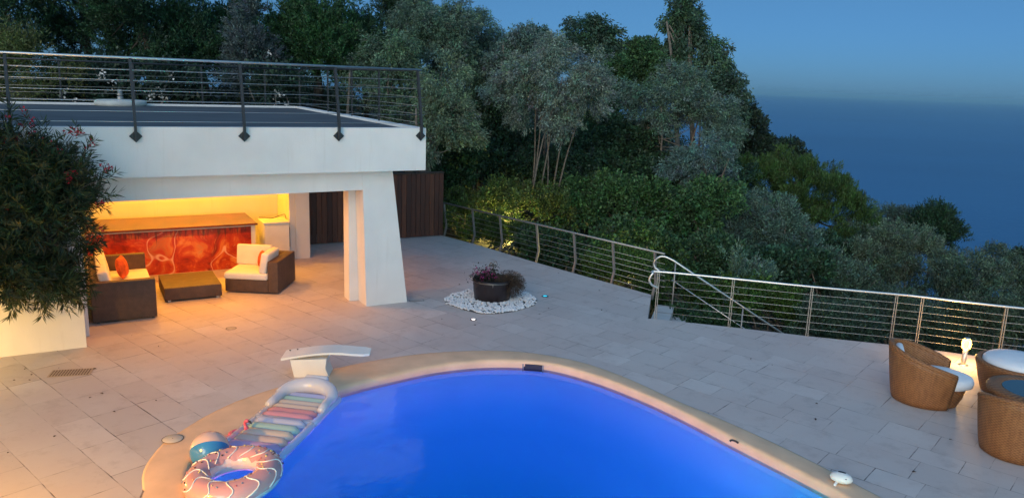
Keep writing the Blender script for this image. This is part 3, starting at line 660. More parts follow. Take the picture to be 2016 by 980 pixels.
# ------------------------------------------------------------------ rattan tub chairs and table
def tub_chair(loc, rz, label):
    t = empty('rattan_chair', loc, rz); tag(t, label, 'tub chair', 'rattan tub chairs round the small table')
    # opening towards +x ; shell from angle -120..120 around the back
    N = 44; prof = []
    mb = MB(); vs = []; thick = 0.07
    def hgt(a):                      # a: 0 at back, +-1 at arm fronts
        return 0.86-0.30*abs(a)**1.6
    K = 9
    for side in (0, 1):
        for i in range(N+1):
            a = -1+2*i/N; th = math.pi+a*R(128); h = hgt(a)
            for k in range(K):
                z = h*k/(K-1); rad = 0.42+0.13*(z/0.86)**0.8-(thick if side else 0)
                ex = 1.05 if abs(th-math.pi) < math.pi/2 else 1.0
                xx = rad*math.cos(th)*ex
                if xx > 0: xx *= 1.25
                vs.append((xx, rad*math.sin(th), z+0.012))
    S = (N+1)*K; fs = []
    for i in range(N):
        for k in range(K-1):
            q = i*K+k; fs.append((q, q+K, q+K+1, q+1)); fs.append((S+q, S+q+1, S+q+K+1, S+q+K))
        q = i*K+K-1; fs.append((q, q+K, S+q+K, S+q)); q = i*K; fs.append((q, S+q, S+q+K, q+K))
    for k in range(K-1):
        q = k; fs.append((q, q+1, S+q+1, S+q)); q = N*K+k; fs.append((q, S+q, S+q+1, q+1))
    mb.add(vs, fs, True); mb.build('shell', rattan, t)
    rim = []
    for i in range(N+1):
        a = -1+2*i/N; th = math.pi+a*R(128); h = hgt(a); rad = 0.55-thick/2-0.13*(1-(h/0.86)**0.8); xx = rad*math.cos(th)*(1.05 if abs(th-math.pi) < math.pi/2 else 1)
        if xx > 0: xx *= 1.25
        rim.append((xx, rad*math.sin(th), h+0.012))
    MB().tube(rim, 0.040, 10).build('rim', rattan, t)
    MB().lathe([(0.30, 0.012), (0.36, 0.15), (0.40, 0.325), (0.0, 0.326)], 32, (0.19, 0, 0), sy=0.86).build('base', rattan, t)
    MB().lathe([(0.0, 0.33), (0.40, 0.33), (0.45, 0.36), (0.46, 0.42), (0.44, 0.475), (0.38, 0.50), (0.2, 0.515), (0.0, 0.52)], 40, (0.22, 0, 0), sy=0.86).build('seat_cushion', cush_w, t)
    cushion('back_cushion', -0.06, 0.06, -0.26, 0.26, 0, 0.36, cush_w, t, Matrix.Translation((-0.34, 0, 0.47)) @ Matrix.Rotation(R(-12), 4, 'Y'), 0.05)
    return t
cush_w = mat('white_cushion', (0.78, 0.78, 0.78), 0.9, noise=0.04, nscale=5, bump=0.25, bscale=18)
tub_chair((6.60, 11.52, 0), R(-22), 'tub chair standing alone left of the lit bollard lamp')
tub_chair((6.98, 9.78, 0), R(52), 'nearest tub chair seen from behind at the right edge')
lo_ = empty('rattan_lounger', (8.36, 11.95, 0), R(-100)); tag(lo_, 'low round rattan seat with thick white cushion behind the round table', 'seat')
MB().lathe([(0.50, 0.01), (0.56, 0.2), (0.62, 0.44), (0.64, 0.50), (0.61, 0.54), (0.55, 0.53), (0.53, 0.45), (0.52, 0.38), (0.0, 0.38)], 44).build('body', rattan, lo_)
MB().lathe([(0.0, 0.39), (0.50, 0.40), (0.535, 0.47), (0.53, 0.55), (0.48, 0.60), (0.25, 0.63), (0.0, 0.635)], 44).build('seat_cushion', cush_w, lo_)
tb = empty('rattan_table', (7.86, 10.78, 0)); tag(tb, 'low round rattan table with glass top at the right edge', 'table')
MB().lathe([(0.36, 0.01), (0.44, 0.2), (0.55, 0.40), (0.64, 0.45), (0.65, 0.49), (0.63, 0.515), (0.46, 0.520), (0.44, 0.505)], 44).build('base', rattan, tb)
glass = mat('table_glass', (0.06, 0.11, 0.13), 0.05, spec=0.8)
MB().lathe([(0.0, 0.512), (0.44, 0.512)], 40).build('glass_top', glass, tb)

# ------------------------------------------------------------------ bollard lamps
def bollard(loc, label, energy, col=(1.0, 0.66, 0.26)):
    t = empty('bollard_lamp', loc); tag(t, label, 'bollard lamp')
    MB().lathe([(0.0, 0), (0.085, 0), (0.085, 0.012), (0.045, 0.014)], 20).build('base_plate', steel, t)
    MB().lathe([(0.044, 0.012), (0.044, 0.30), (0.0, 0.30)], 20).build('post', steel, t)
    MB().lathe([(0.0, 0.33), (0.03, 0.345), (0.045, 0.40), (0.03, 0.455), (0.0, 0.47)], 16).build('inner_bulb', bulbm, t)
    MB().lathe([(0.045, 0.30), (0.072, 0.325), (0.080, 0.40), (0.072, 0.47), (0.045, 0.495)], 20).build('glass_globe', amber, t)
    MB().lathe([(0.05, 0.497), (0.052, 0.512), (0.0, 0.518)], 20).build('cap', steel, t)
    l = bpy.data.lights.new('bulb', 'POINT'); l.energy = energy; l.color = col; l.shadow_soft_size = 0.11
    lo = bpy.data.objects.new('bulb', l); COL.objects.link(lo); lo.parent = t; lo.location = (0, 0, 0.40)
    return t
amber = mat('amber_glass', (1, 0.7, 0.3), 0.3, emit=(1.0, 0.40, 0.05), estr=0.8, alpha=0.7)
bulbm = mat('glowing_globe', (1, 0.9, 0.6), 0.4, emit=(1.0, 0.60, 0.13), estr=2.2)
bollard(U(1896, 718, 0), 'lit bollard lamp by the cable railing right of the lone tub chair', 75, (1.0, 0.55, 0.16))
bollard((-8.9, 10.2, 0), 'lit bollard lamp before the retaining wall left of the photo', 150, (1.0, 0.60, 0.10))
lp = empty('garden_lamp_post', (-6.3, 4.4, 0)); tag(lp, 'hooded garden lamp post below the left edge of the photo', 'lamp post')
MB().lathe([(0.0, 0), (0.09, 0), (0.09, 0.02), (0.035, 0.04), (0.03, 2.2), (0.0, 2.2)], 20).build('post', dsteel, lp)
MB().lathe([(0.03, 2.2), (0.16, 2.2), (0.22, 2.17), (0.21, 2.20), (0.10, 2.27), (0.0, 2.29)], 24).build('hood', dsteel, lp)
MB().lathe([(0.04, 2.195), (0.13, 2.185), (0.13, 2.17), (0.04, 2.165)], 24).build('lens', bulbm, lp)
l = bpy.data.lights.new('bulb', 'SPOT'); l.energy = 1150; l.color = (1.0, 0.47, 0.025); l.shadow_soft_size = 0.1; l.spot_size = R(172); l.spot_blend = 0.25
lo = bpy.data.objects.new('bulb', l); COL.objects.link(lo); lo.parent = lp; lo.location = (0.0, 0, 2.08)
bollard(PW(-7.7, 2.2, 3.66), 'lit bollard lamp on the left of the roof terrace', 14, (1.0, 0.5, 0.2))

# in-floor lights
def floor_light(loc, label, col, e, r=0.055):
    t = empty('floor_light', loc); tag(t, label, 'floor light', 'round lights set into the paving')
    MB().lathe([(r*0.72, 0.009), (r, 0.009), (r+0.012, 0.0)], 20).build('bezel', dsteel, t)
    MB().lathe([(0.0, 0.010), (r*0.7, 0.008)], 16).build('lens', mat('lens_'+label[:6], col, 0.3, emit=col, estr=e), t)
floor_light(U(932, 629, 0.004), 'white glowing round floor light below the pebbles', (1.0, 0.9, 0.86), 1.6)
floor_light(U(1073, 583, 0.004), 'cyan glowing round floor light right of the pebbles', (0.02, 0.42, 0.62), 0.9, 0.07)

# ------------------------------------------------------------------ pool side objects
# diving board
E1, E2, E3 = U(575, 728, 0), U(610, 742, 0), U(655, 722, 0)
ax = (U(739, 706, .38)-U(558, 711, .30)); rz = math.atan2(ax.y, ax.x)
db = empty('diving_board', E2.lerp((E1+E3)/2, 0.5)+Vector((0.07, 0, 0)), rz+R(2)); tag(db, 'short white curved diving board on the pool edge', 'diving board')
mb = MB(); vs = []; N = 16
for i in range(N+1):
    t = i/N; x = -0.50+1.38*t; zz = 0.275+0.11*math.sin(min(1, t*1.25)*math.pi*0.62)-0.07*max(0, t-0.55)**1.3; hw = 0.20-0.02*t
    if t > 0.93: hw -= (t-0.93)*0.7
    vs += [(x, -hw, zz), (x, hw, zz), (x, hw, zz+0.035), (x, -hw, zz+0.035)]
fs = []
for i in range(N):
    a = i*4; b = a+4
    for k in range(4): fs.append((a+k, a+(k+1) % 4, b+(k+1) % 4, b+k))
fs += [(3, 2, 1, 0), (N*4, N*4+1, N*4+2, N*4+3)]
mb.add(vs, fs); mb.build('board', white_plastic, db)
poly = [(-0.30, 0.0), (0.25, 0.0), (0.19, 0.15), (0.21, 0.31), (-0.36, 0.285), (-0.33, 0.14)]
v_, f_ = slab_ab(poly, -0.19, 0.19); MB().add(v_, f_).build('pedestal', white_plastic, db)
for x in (-0.42, -0.30):
    for y in (0.11,): MB().lathe([(0.012, 0), (0.012, 0.012), (0, 0.012)], 10, (x, y, 0.335+0.02*(x+.42)/.12)).build('bolt', dsteel, db)
conc_h = mat('worn_plate', (0.42, 0.38, 0.35), 0.5, noise=.3, nscale=12)
# skimmer lid
sl = empty('skimmer_lid', U(340, 863, 0.022)); tag(sl, 'round cream skimmer lid set in the left coping', 'lid')
MB().lathe([(0.0, 0.006), (0.118, 0.006), (0.125, 0.0)], 32).build('cover', mat('cream_plastic', (0.62, 0.52, 0.40), 0.5), sl)
MB().lathe([(0.126, 0.001), (0.134, 0.001)], 32).build('gap', dsteel, sl)
MB().lathe([(0.0, 0.008), (0.008, 0.008)], 10).build('finger_hole', dsteel, sl)
# drain
dr = empty('drain_grate', U(140, 733, 0.004), R(15)); tag(dr, 'rectangular slotted drain grate in the left paving', 'drain')
MB().box(-0.30, 0.30, -0.15, 0.15, 0.0, 0.004).build('frame', mat('grate_beige', (0.42, 0.33, 0.25), 0.6), dr)
mb = MB()
for i in range(14):
    for j in range(4): mb.box(-0.275+i*0.04, -0.255+i*0.04, -0.125+j*0.065, -0.075+j*0.065, 0.0045, 0.006)
mb.build('slots', mat('slot_dark', (0.14, 0.10, 0.07), 0.9), dr)
fh = empty('floor_hatch', U(820, 591, 0.003), R(20)); tag(fh, 'small worn metal floor hatch at the foot of the slanted pillar', 'hatch')
MB().box(-0.15, 0.15, -0.06, 0.06, 0.0, 0.006).build('plate', conc_h, fh); MB().box(-0.16, 0.16, -0.07, 0.07, -0.002, 0.002).build('rim', dsteel, fh)
rc = empty('round_cover', U(455, 646, 0.003)); tag(rc, 'small round cover set in the paving before the coffee table', 'cover')
MB().lathe([(0.085, 0.002), (0.098, 0.002)], 28).build('ring_gap', dsteel, rc); MB().lathe([(0.0, 0.003), (0.084, 0.003)], 28).build('plate', conc_h, rc)
# skimmer mouth
sk = empty('pool_skimmer', U(1050, 716, -0.03), R(-8)); tag(sk, 'dark skimmer opening under the far coping of the pool', 'skimmer')
MB().box(-0.16, 0.16, -0.03, 0.05, -0.12, 0.0).build('mouth', mat('dark_plastic', (0.015, 0.015, 0.03), 0.4), sk)
MB().box(-0.185, -0.162, -0.045, 0.05, -0.13, 0.0).box(0.162, 0.185, -0.045, 0.05, -0.13, 0.0).build('surround', gsteel, sk)
# pool alarm
al = empty('pool_alarm', U(1655, 948, 0.03), R(-30)); tag(al, 'white egg-shaped pool alarm clipped on the right coping', 'pool alarm')
MB().lathe([(0.0, 0.0), (0.07, 0.0), (0.125, 0.03), (0.135, 0.06), (0.115, 0.095), (0.06, 0.12), (0.0, 0.125)], 28, sx=1.0, sy=0.72).build('housing', white_plastic, al)
MB().lathe([(0.0, 0.1275), (0.045, 0.125), (0.05, 0.118)], 20, (0.0, 0.02, 0), sy=0.45).build('display', dsteel, al)
MB().lathe([(0.0, 0.085), (0.012, 0.085)], 10, (0.06, -0.078, 0.005)).build('button', dsteel, al)
q = Vector((-0.05, -0.12, 0)); MB().tube([(q.x+.02, q.y+0.06, 0.03), (q.x, q.y, 0.01), (q.x-0.01, q.y-0.02, -0.4)], 0.018, 10).build('probe', white_plastic, al)
# small black clip on the pool edge
o = MB().tube(catmull([(-0.05, 0.02, 0), (-0.02, 0.03, 0.01), (0.02, 0.0, 0.01), (0.05, -0.03, 0)], 4), 0.014, 8).build('hose_clip', dsteel); o.location = U(1445, 869, 0.02); tag(o, 'tiny black clip on the right inner edge of the pool', 'clip')

# beach ball
def uvball(r, nu=32, nv=20, a0=0, a1=2*math.pi):
    return [(r*math.sin(math.pi*j/nv), -r*math.cos(math.pi*j/nv)) for j in range(nv+1)]
vin = lambda name, col, a=1.0, r=0.18: mat(name, col, r, alpha=a, coat=0.5, spec=0.6)
bb = empty('beach_ball', U(413, 890, 0.10)+Vector((0, 0, 0.03))); tag(bb, 'blue and pale pink inflatable beach ball floating beside the coping', 'beach ball')
RB = 0.235; pa = [((0.03, 0.21, 0.50), 0.97, 0, 105), ((0.82, 0.60, 0.50), 0.8, 105, 170), ((0.75, 0.12, 0.06), 0.95, 170, 195), ((0.82, 0.62, 0.52), 0.75, 195, 270), ((0.80, 0.42, 0.34), 0.85, 270, 315), ((0.80, 0.55, 0.45), 0.8, 315, 360)]
for k, (c, a, d0, d1) in enumerate(pa):
    MB().lathe(uvball(RB), 12, a0=R(d0), a1=R(d1)).build('panel', vin('ball_vinyl_%s' % 'abcdef'[k], c, a), bb)
bb.matrix_world = Matrix.Translation(bb.location) @ Matrix.Rotation(R(12), 4, 'Z') @ Matrix.Rotation(R(-12), 4, 'Y') @ Matrix.Rotation(R(90), 4, 'Y') @ Matrix.Rotation(R(-142), 4, 'Z')
# donut ring
dn = empty('donut_float', U(462, 948, 0.02)); tag(dn, 'pink iced donut swim ring with sprinkles at the left end of the pool', 'swim ring')
RM, RT = 0.40, 0.155
dn.rotation_euler = (R(3), R(-4), 0)
def torus(R0, r0, a0, a1, nu=64, nv=14, wav=0, off=0.0, y=1.0):
    vs = []; fs = []
    for i in range(nu):
        u = 2*math.pi*i/nu; lo = a0-(wav*math.sin(u*7+1)+wav*0.6*math.sin(u*11)); hi = a1+(wav*math.sin(u*8)+wav*0.5*math.sin(u*13+2))
        for k in range(nv+1):
            v = lo+(hi-lo)*k/nv; rr_ = R0+(r0+off)*math.cos(v); crinkle = 1+0.012*math.sin(u*26)*max(0, -math.cos(v))
            vs.append((rr_*math.cos(u)*crinkle, rr_*math.sin(u)*crinkle, (r0+off)*math.sin(v)*0.92+0.08))
    for i in range(nu):
        for k in range(nv): a = i*(nv+1)+k; b = ((i+1) % nu)*(nv+1)+k; fs.append((a, b, b+1, a+1))
    return vs, fs
v_, f_ = torus(RM, RT, R(-180), R(180), 64, 22); MB().add(v_, f_, True).build('tube', vin('ring_cream', (0.78, 0.62, 0.58), 1.0, 0.25), dn)
v_, f_ = torus(RM, RT, R(-8), R(150), 96, 16, 0.14, 0.004); MB().add(v_, f_, True).build('icing', vin('ring_icing', (0.60, 0.30, 0.29), 1.0, 0.22), dn)
def on_torus(u, v, off): rr_ = RM+(RT+off)*math.cos(v); return Vector((rr_*math.cos(u), rr_*math.sin(u), (RT+off)*math.sin(v)*0.92+0.08))
mb = MB()
for s in range(12):
    u0 = s*2*math.pi/12+random.uniform(-0.06, 0.06); pts = []
    for k in range(13):
        t = k/12; pts.append(on_torus(u0+0.20*math.sin(t*math.pi*2)+0.55*t, R(0)+t*R(140), 0.007))
    mb.tube(pts, 0.008, 6)
mb.build('white_drizzle', vin('ring_drizzle', (0.80, 0.78, 0.74), 1.0, 0.3), dn)
sprc = [(0.05, 0.02, 0.02), (0.16, 0.24, 0.34), (0.72, 0.60, 0.20), (0.55, 0.10, 0.12)]
for ci, c in enumerate(sprc):
    mb = MB()
    for s in range(20):
        u0 = random.uniform(0, 6.28); v0 = random.uniform(R(5), R(135)); du, dv_ = random.uniform(-0.05, 0.05), random.uniform(-0.13, 0.13)
        mb.tube([on_torus(u0, v0, 0.006), on_torus(u0+du, v0+dv_, 0.006)], 0.010, 5)
    o = mb.build('sprinkles', vin('sprinkle_%s' % 'abcd'[ci], c, 1, 0.4), dn); 
# inflatable lounger: four corners from the photo
LC = U(553, 835, 0); Ldir = (U(625, 780, 0.0)-U(500, 895, 0.0)); lrz = math.atan2(Ldir.y, Ldir.x)
lg = empty('inflatable_lounger', U(560, 833, -0.02), lrz); tag(lg, 'clear inflatable pool lounger with rainbow striped ribs and curved headrest', 'pool float')
# local x towards the head, y to the left
clear = vin('clear_vinyl', (0.70, 0.72, 0.78), 0.55, 0.12)
HW = 0.42
def stripes(x0, x1, cols, name):
    nst = len(cols); w_ = (x1-x0)/nst
    for k, c in enumerate(cols):
        xa = x0+w_*(k+0.5); pr = [Vector((xa, y, 0.055)) for y in np.linspace(-HW+0.05, HW-0.05, 10)]
        mb = MB().tube(pr, [0.03]+[w_*0.56]*8+[0.03], 10); mb.v = [(x, y, 0.055+(z-0.055)*0.75) for x, y, z in mb.v]
        mb.build(name, vin('rib_'+'%d' % int(c[0]*1000+c[1]*100+c[2]*10), tuple(0.25+0.75*q for q in c), 0.72, 0.2), lg)
stripes(-1.12, -0.04, [(0.60, 0.06, 0.08), (0.55, 0.25, 0.62), (0.62, 0.40, 0.28), (0.66, 0.50, 0.34), (0.24, 0.55, 0.42), (0.48, 0.52, 0.72)], 'rib')
stripes(0.04, 0.86, [(0.62, 0.12, 0.20), (0.58, 0.20, 0.60), (0.66, 0.46, 0.30), (0.60, 0.46, 0.34), (0.24, 0.56, 0.44), (0.30, 0.38, 0.80)], 'rib')
for (x0, x1) in ((-1.16, -0.02), (0.02, 0.92)):
    pts = [(x0, -HW), (x1, -HW), (x1, HW), (x0, HW)]; loop_ = []
    for i in range(4):
        a = Vector((*pts[i], 0.03)); b = Vector((*pts[(i+1) % 4], 0.03)); loop_ += [a.lerp(b, t) for t in (0.06, 0.35, 0.65, 0.94)]
    MB().tube(catmull(loop_, 3, True), 0.055, 10, closed=True).build('side_tube', clear, lg)
# text and pictogram band at the foot: illegible marks
mb = MB()
for k in range(9):
    c = Vector((-1.135, 0.36-k*0.06, 0.112)); mb.tube([c+Vector((0.018*math.cos(t), 0.018*math.sin(t), 0)) for t in np.linspace(0, 6.28, 9)[:-1]], 0.004, 4, closed=True)
for k in range(8):
    y = -0.19-k*0.022; mb.tube([(-1.155, y, 0.112), (-1.12, y+0.006, 0.112)], 0.0035, 4)
mb.build('printed_marks', mat('print_dark', (0.12, 0.04, 0.10), 0.5), lg)
hd = []
for k in range(17):
    t = k/16; an = R(-100)+t*R(200); hd.append(Vector((0.66+0.27*math.cos(an)*1.2, 0.36*math.sin(an)*1.08, 0.12+0.05*math.cos(an))))
hd = [Vector((0.30, -0.40, 0.10))]+hd+[Vector((0.30, 0.40, 0.10))]
MB().tube(catmull(hd, 2), [0.05]+[0.065+0.06*math.sin(math.pi*i/(len(hd)*2-3)) for i in range(len(hd)*2-3)]+[0.05], 14).build('headrest', vin('milky_vinyl', (0.72, 0.72, 0.78), 0.66, 0.15), lg)
MB().tube([(1.06, -0.19, 0.24), (1.06, -0.17, 0.24), (1.06, 0.15, 0.24), (1.06, 0.17, 0.24)], [0.03, 0.06, 0.06, 0.03], 12).build('pillow_roll', vin('milky_vinyl2', (0.72, 0.72, 0.76), 0.85, 0.15), lg)
# flamingo drink holder
fl = empty('flamingo_float', U(470, 858, -0.03), R(70)); tag(fl, 'little pink flamingo drink holder floating left of the lounger', 'pool float')
pinkm = vin('flamingo_pink', (0.75, 0.12, 0.20), 1.0, 0.25)
v_, f_ = torus(0.085, 0.035, R(-180), R(180), 28, 10); MB().add([(x, y*1.2, z-0.05) for x, y, z in v_], f_, True).build('ring', pinkm, fl)
nk = [(-0.0, -0.11, 0.04), (0.0, -0.14, 0.10), (0.0, -0.12, 0.16), (0.0, -0.11, 0.21), (0.0, -0.13, 0.245), (0.0, -0.165, 0.25)]
MB().tube(catmull(nk, 4), [0.028]*9+[0.02]*7+[0.024]*3+[0.02]*2, 10).build('neck', pinkm, fl)
MB().tube([(0, -0.18, 0.25), (0, -0.205, 0.235), (0, -0.215, 0.215)], [0.016, 0.012, 0.004], 8).build('beak', dsteel, fl)

# ------------------------------------------------------------------ planter on pebbles
gp_px = [(873,590),(890,581),(915,573),(945,569),(980,567),(1015,570),(1040,579),(1058,591),(1052,601),(1015,613),(980,618),(945,618),(915,611),(880,599)]
gpoly = [U(x, y, 0) for x, y in gp_px]
def inpoly(x, y, P):
    c = False; j = len(P)-1
    for i in range(len(P)):
        if (P[i].y > y) != (P[j].y > y) and x < (P[j].x-P[i].x)*(y-P[i].y)/(P[j].y-P[i].y)+P[i].x: c = not c
        j = i
    return c
o = poly_with_hole('pebble_bed', gpoly, None, 0.006, mat('bed_dark', (0.10, 0.10, 0.10), 0.9)); tag(o, kind='structure')
bm = bmesh.new(); bmesh.ops.create_icosphere(bm, subdivisions=1, radius=1); bv = np.array([v.co[:] for v in bm.verts]); bf = [[v.index for v in f.verts] for f in bm.faces]; bm.free()
mb = MB(); x0, x1 = min(p.x for p in gpoly), max(p.x for p in gpoly); y0, y1 = min(p.y for p in gpoly), max(p.y for p in gpoly); cnt = 0
while cnt < 1700:
    x, y = random.uniform(x0, x1), random.uniform(y0, y1)
    if not inpoly(x, y, gpoly): continue
    s = random.uniform(0.018, 0.034); sc_ = np.array([s*random.uniform(.8, 1.3), s*random.uniform(.8, 1.3), s*random.uniform(.6, .85)])
    a = random.uniform(0, 6.28); rot = np.array([[math.cos(a), -math.sin(a), 0], [math.sin(a), math.cos(a), 0], [0, 0, 1]])
    vv = (bv*(1+RNG.uniform(-.14, .14, (len(bv), 1)))*sc_) @ rot.T + [x, y, 0.018+random.uniform(0, 0.014)]
    mb.add(vv.tolist(), bf, False); cnt += 1
tag(mb.build('white_pebbles', stone_white), 'loose white pebbles spread round the planter', 'pebbles', kind='stuff')
pot_c = U(971, 594, 0); pot_c = Vector((-0.40, 16.42, 0))
pot = empty('planter_pot', pot_c); tag(pot, 'round glossy black planter pot standing on white pebbles', 'plant pot')
blackg = mat('black_glaze', (0.018, 0.012, 0.014), 0.35, noise=0.2, nscale=3)
MB().lathe([(0.34, 0.0), (0.39, 0.02), (0.42, 0.2), (0.43, 0.40), (0.445, 0.46), (0.43, 0.48), (0.40, 0.47), (0.39, 0.40)], 40).build('body', blackg, pot)
MB().lathe([(0, 0.43), (0.395, 0.43)], 28).build('soil', soil, pot)
MB().tube([(0.443*math.cos(a), 0.443*math.sin(a), 0.44+0.004*math.sin(a*3)) for a in np.linspace(R(200), R(320), 14)], 0.004, 5).tube([(0.0+0.02, -0.447, 0.44), (0.02, -0.45, 0.38)], 0.007, 5).build('drip_hose', gsteel, pot)

# ------------------------------------------------------------------ foliage machinery
def leaf_mesh(name, base, dirs, L, W, cols, parent, m=leafm, fold=0.0):
    """base (n,3), dirs (n,3) unit, L (n), W (n), cols (n,3)"""
    n = len(base); rnd = RNG.normal(size=(n, 3)); side = np.cross(dirs, rnd); side /= np.linalg.norm(side, axis=1, keepdims=True)+1e-9
    tip = base+dirs*L[:, None]; midp = base+dirs*(L*0.45)[:, None]
    nor = np.cross(dirs, side)
    v = np.empty((n, 4, 3)); v[:, 0] = base; v[:, 1] = midp+side*(W/2)[:, None]+nor*(W*fold)[:, None]; v[:, 2] = tip; v[:, 3] = midp-side*(W/2)[:, None]+nor*(W*fold)[:, None]
    me = bpy.data.meshes.new(name); me.vertices.add(4*n); me.vertices.foreach_set('co', v.reshape(-1).astype(np.float32))
    me.loops.add(4*n); me.loops.foreach_set('vertex_index', np.arange(4*n, dtype=np.int32)); me.polygons.add(n)
    me.polygons.foreach_set('loop_start', np.arange(0, 4*n, 4, dtype=np.int32)); me.polygons.foreach_set('loop_total', np.full(n, 4, dtype=np.int32))
    me.update(calc_edges=True)
    ca = me.color_attributes.new('Col', 'FLOAT_COLOR', 'POINT'); cc = np.ones((n, 4, 4), dtype=np.float32); cc[:, :, :3] = cols[:, None, :]
    ca.data.foreach_set('color', cc.reshape(-1)); me.materials.append(m)
    o = bpy.data.objects.new(name, me); COL.objects.link(o)
    if parent is not None: o.parent = parent
    return o
def unit(a): return a/(np.linalg.norm(a, axis=-1, keepdims=True)+1e-9)
SPEC = {
 # colour, leaf L, W, leaves per clump, clump length, spread, axis mode, droop, colour jitter
 'mimosa': dict(c=(0.108, 0.150, 0.128), L=0.115, W=0.036, n=46, cl=0.5, sp=0.13, up=-0.25, lup=-0.5, j=0.30),
 'olive':  dict(c=(0.086, 0.122, 0.098), L=0.11, W=0.036, n=44, cl=0.5, sp=0.13, up=0.5, lup=0.3, j=0.30),
 'cypress':dict(c=(0.020, 0.052, 0.024), L=0.13, W=0.04, n=52, cl=0.95, sp=0.08, up=0.5, lup=0.5, j=0.35),
 'eucalyptus':dict(c=(0.046, 0.080, 0.056), L=0.17, W=0.06, n=34, cl=0.5, sp=0.16, up=-0.4, lup=-0.9, j=0.3),
 'broadleaf':dict(c=(0.038, 0.072, 0.038), L=0.13, W=0.07, n=34, cl=0.45, sp=0.15, up=0.2, lup=0.0, j=0.35),
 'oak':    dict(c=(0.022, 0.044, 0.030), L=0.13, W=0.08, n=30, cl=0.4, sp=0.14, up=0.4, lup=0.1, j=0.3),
 'pine':   dict(c=(0.040, 0.085, 0.022), L=0.17, W=0.030, n=60, cl=0.35, sp=0.10, up=1.2, lup=1.0, j=0.25),
 'hedge':  dict(c=(0.060, 0.095, 0.028), L=0.10, W=0.045, n=34, cl=0.45, sp=0.10, up=0.9, lup=0.4, j=0.35),
 'spruce': dict(c=(0.060, 0.085, 0.085), L=0.12, W=0.035, n=40, cl=0.6, sp=0.08, up=0.3, lup=0.2, j=0.25),
 'bamboo': dict(c=(0.075, 0.095, 0.030), L=0.17, W=0.032, n=34, cl=0.6, sp=0.14, up=0.8, lup=-0.2, j=0.3),
}
def crown_points(lobes, nsub, per, rng):
    """lobes: (cx,cy,cz,rx,ry,rz) ellipsoids -> clump centres with outward directions, in ragged twig clusters with holes between"""
    P = []; D = []; ph = rng.uniform(0, 6.28, 6)
    tot = sum(l[3]*l[5] for l in lobes)
    for (cx, cy, cz, rx, ry, rz) in lobes:
        k = max(6, int(2.3*nsub*(rx*rz)/tot)); C = np.array([cx, cy, cz]); Rr = np.array([rx, ry, rz])
        d = unit(rng.normal(size=(k, 3))); d[:, 2] = np.where(d[:, 2] < -0.6, -d[:, 2], d[:, 2])
        bump = 1+0.16*np.sin(d[:, 0]*5+ph[0])*np.sin(d[:, 2]*6+ph[1])+0.10*np.sin(d[:, 1]*9+ph[2]+d[:, 2]*7)
        f = (rng.uniform(0.12, 1.0, k)**0.5)*bump*rng.uniform(0.9, 1.12, k)
        q0 = C+d*f[:, None]*Rr
        hole = np.sin(q0[:, 0]*2.4+ph[3])*np.sin(q0[:, 2]*2.9+ph[4])+0.6*np.sin(q0[:, 0]*4.7+q0[:, 2]*3.1+ph[5])
        keep = hole > -0.62
        q0 = q0[keep]; d = d[keep]; mr = min(rx, rz)
        for i in range(len(q0)):
            r_ = rng.uniform(0.22, 0.50)*min(1.0, 0.35+mr/2.2); m = max(4, int(per*0.42*rng.uniform(.6, 1.3))); q = unit(rng.normal(size=(m, 3)))*(rng.uniform(0, 1, (m, 1))**0.45)
            P.append(q0[i]+q*r_*np.array([1, 1, 0.8])); D.append(unit(q*0.8+d[i]*0.9))
    return np.concatenate(P), np.concatenate(D)
def foliage(name, lobes, sp, parent, nsub=22, per=34, dens=1.0, size=1.0, tint=(1, 1, 1), origin=(0, 0, 0)):
    S = SPEC[sp]; P, D = crown_points(lobes, nsub, per, RNG)
    P = P-np.array(origin); n = len(P); m = max(6, int(S['n']*dens))
    ax = unit(D+np.array([0, 0, S['up']])+RNG.normal(scale=0.25, size=(n, 3)))
    t = RNG.uniform(0, 1, (n, m)); taper = (1-0.75*t)
    pos = P[:, None, :]+ax[:, None, :]*(t*S['cl']*size)[:, :, None]+RNG.normal(size=(n, m, 3))*(S['sp']*size*taper)[:, :, None]
    ld = unit(ax[:, None, :]*0.9+RNG.normal(scale=0.75, size=(n, m, 3))+np.array([0, 0, S['lup']]))
    cj = (1+RNG.normal(scale=S['j']*0.6, size=(n, 1, 1)))*(1+RNG.normal(scale=S['j'], size=(n, m, 1)))
    hue = RNG.normal(scale=0.09, size=(n, 1, 3))+RNG.normal(scale=0.16, size=(n, 1, 1))
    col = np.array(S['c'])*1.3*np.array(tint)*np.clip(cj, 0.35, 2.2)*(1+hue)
    N = n*m; L = RNG.uniform(0.6, 1.25, N)*S['L']*size; W = RNG.uniform(0.7, 1.2, N)*S['W']*size
    o = leaf_mesh(name, pos.reshape(-1, 3), ld.reshape(-1, 3), L, W, np.clip(col.reshape(-1, 3), 0.002, 0.9), parent)
    return o, P
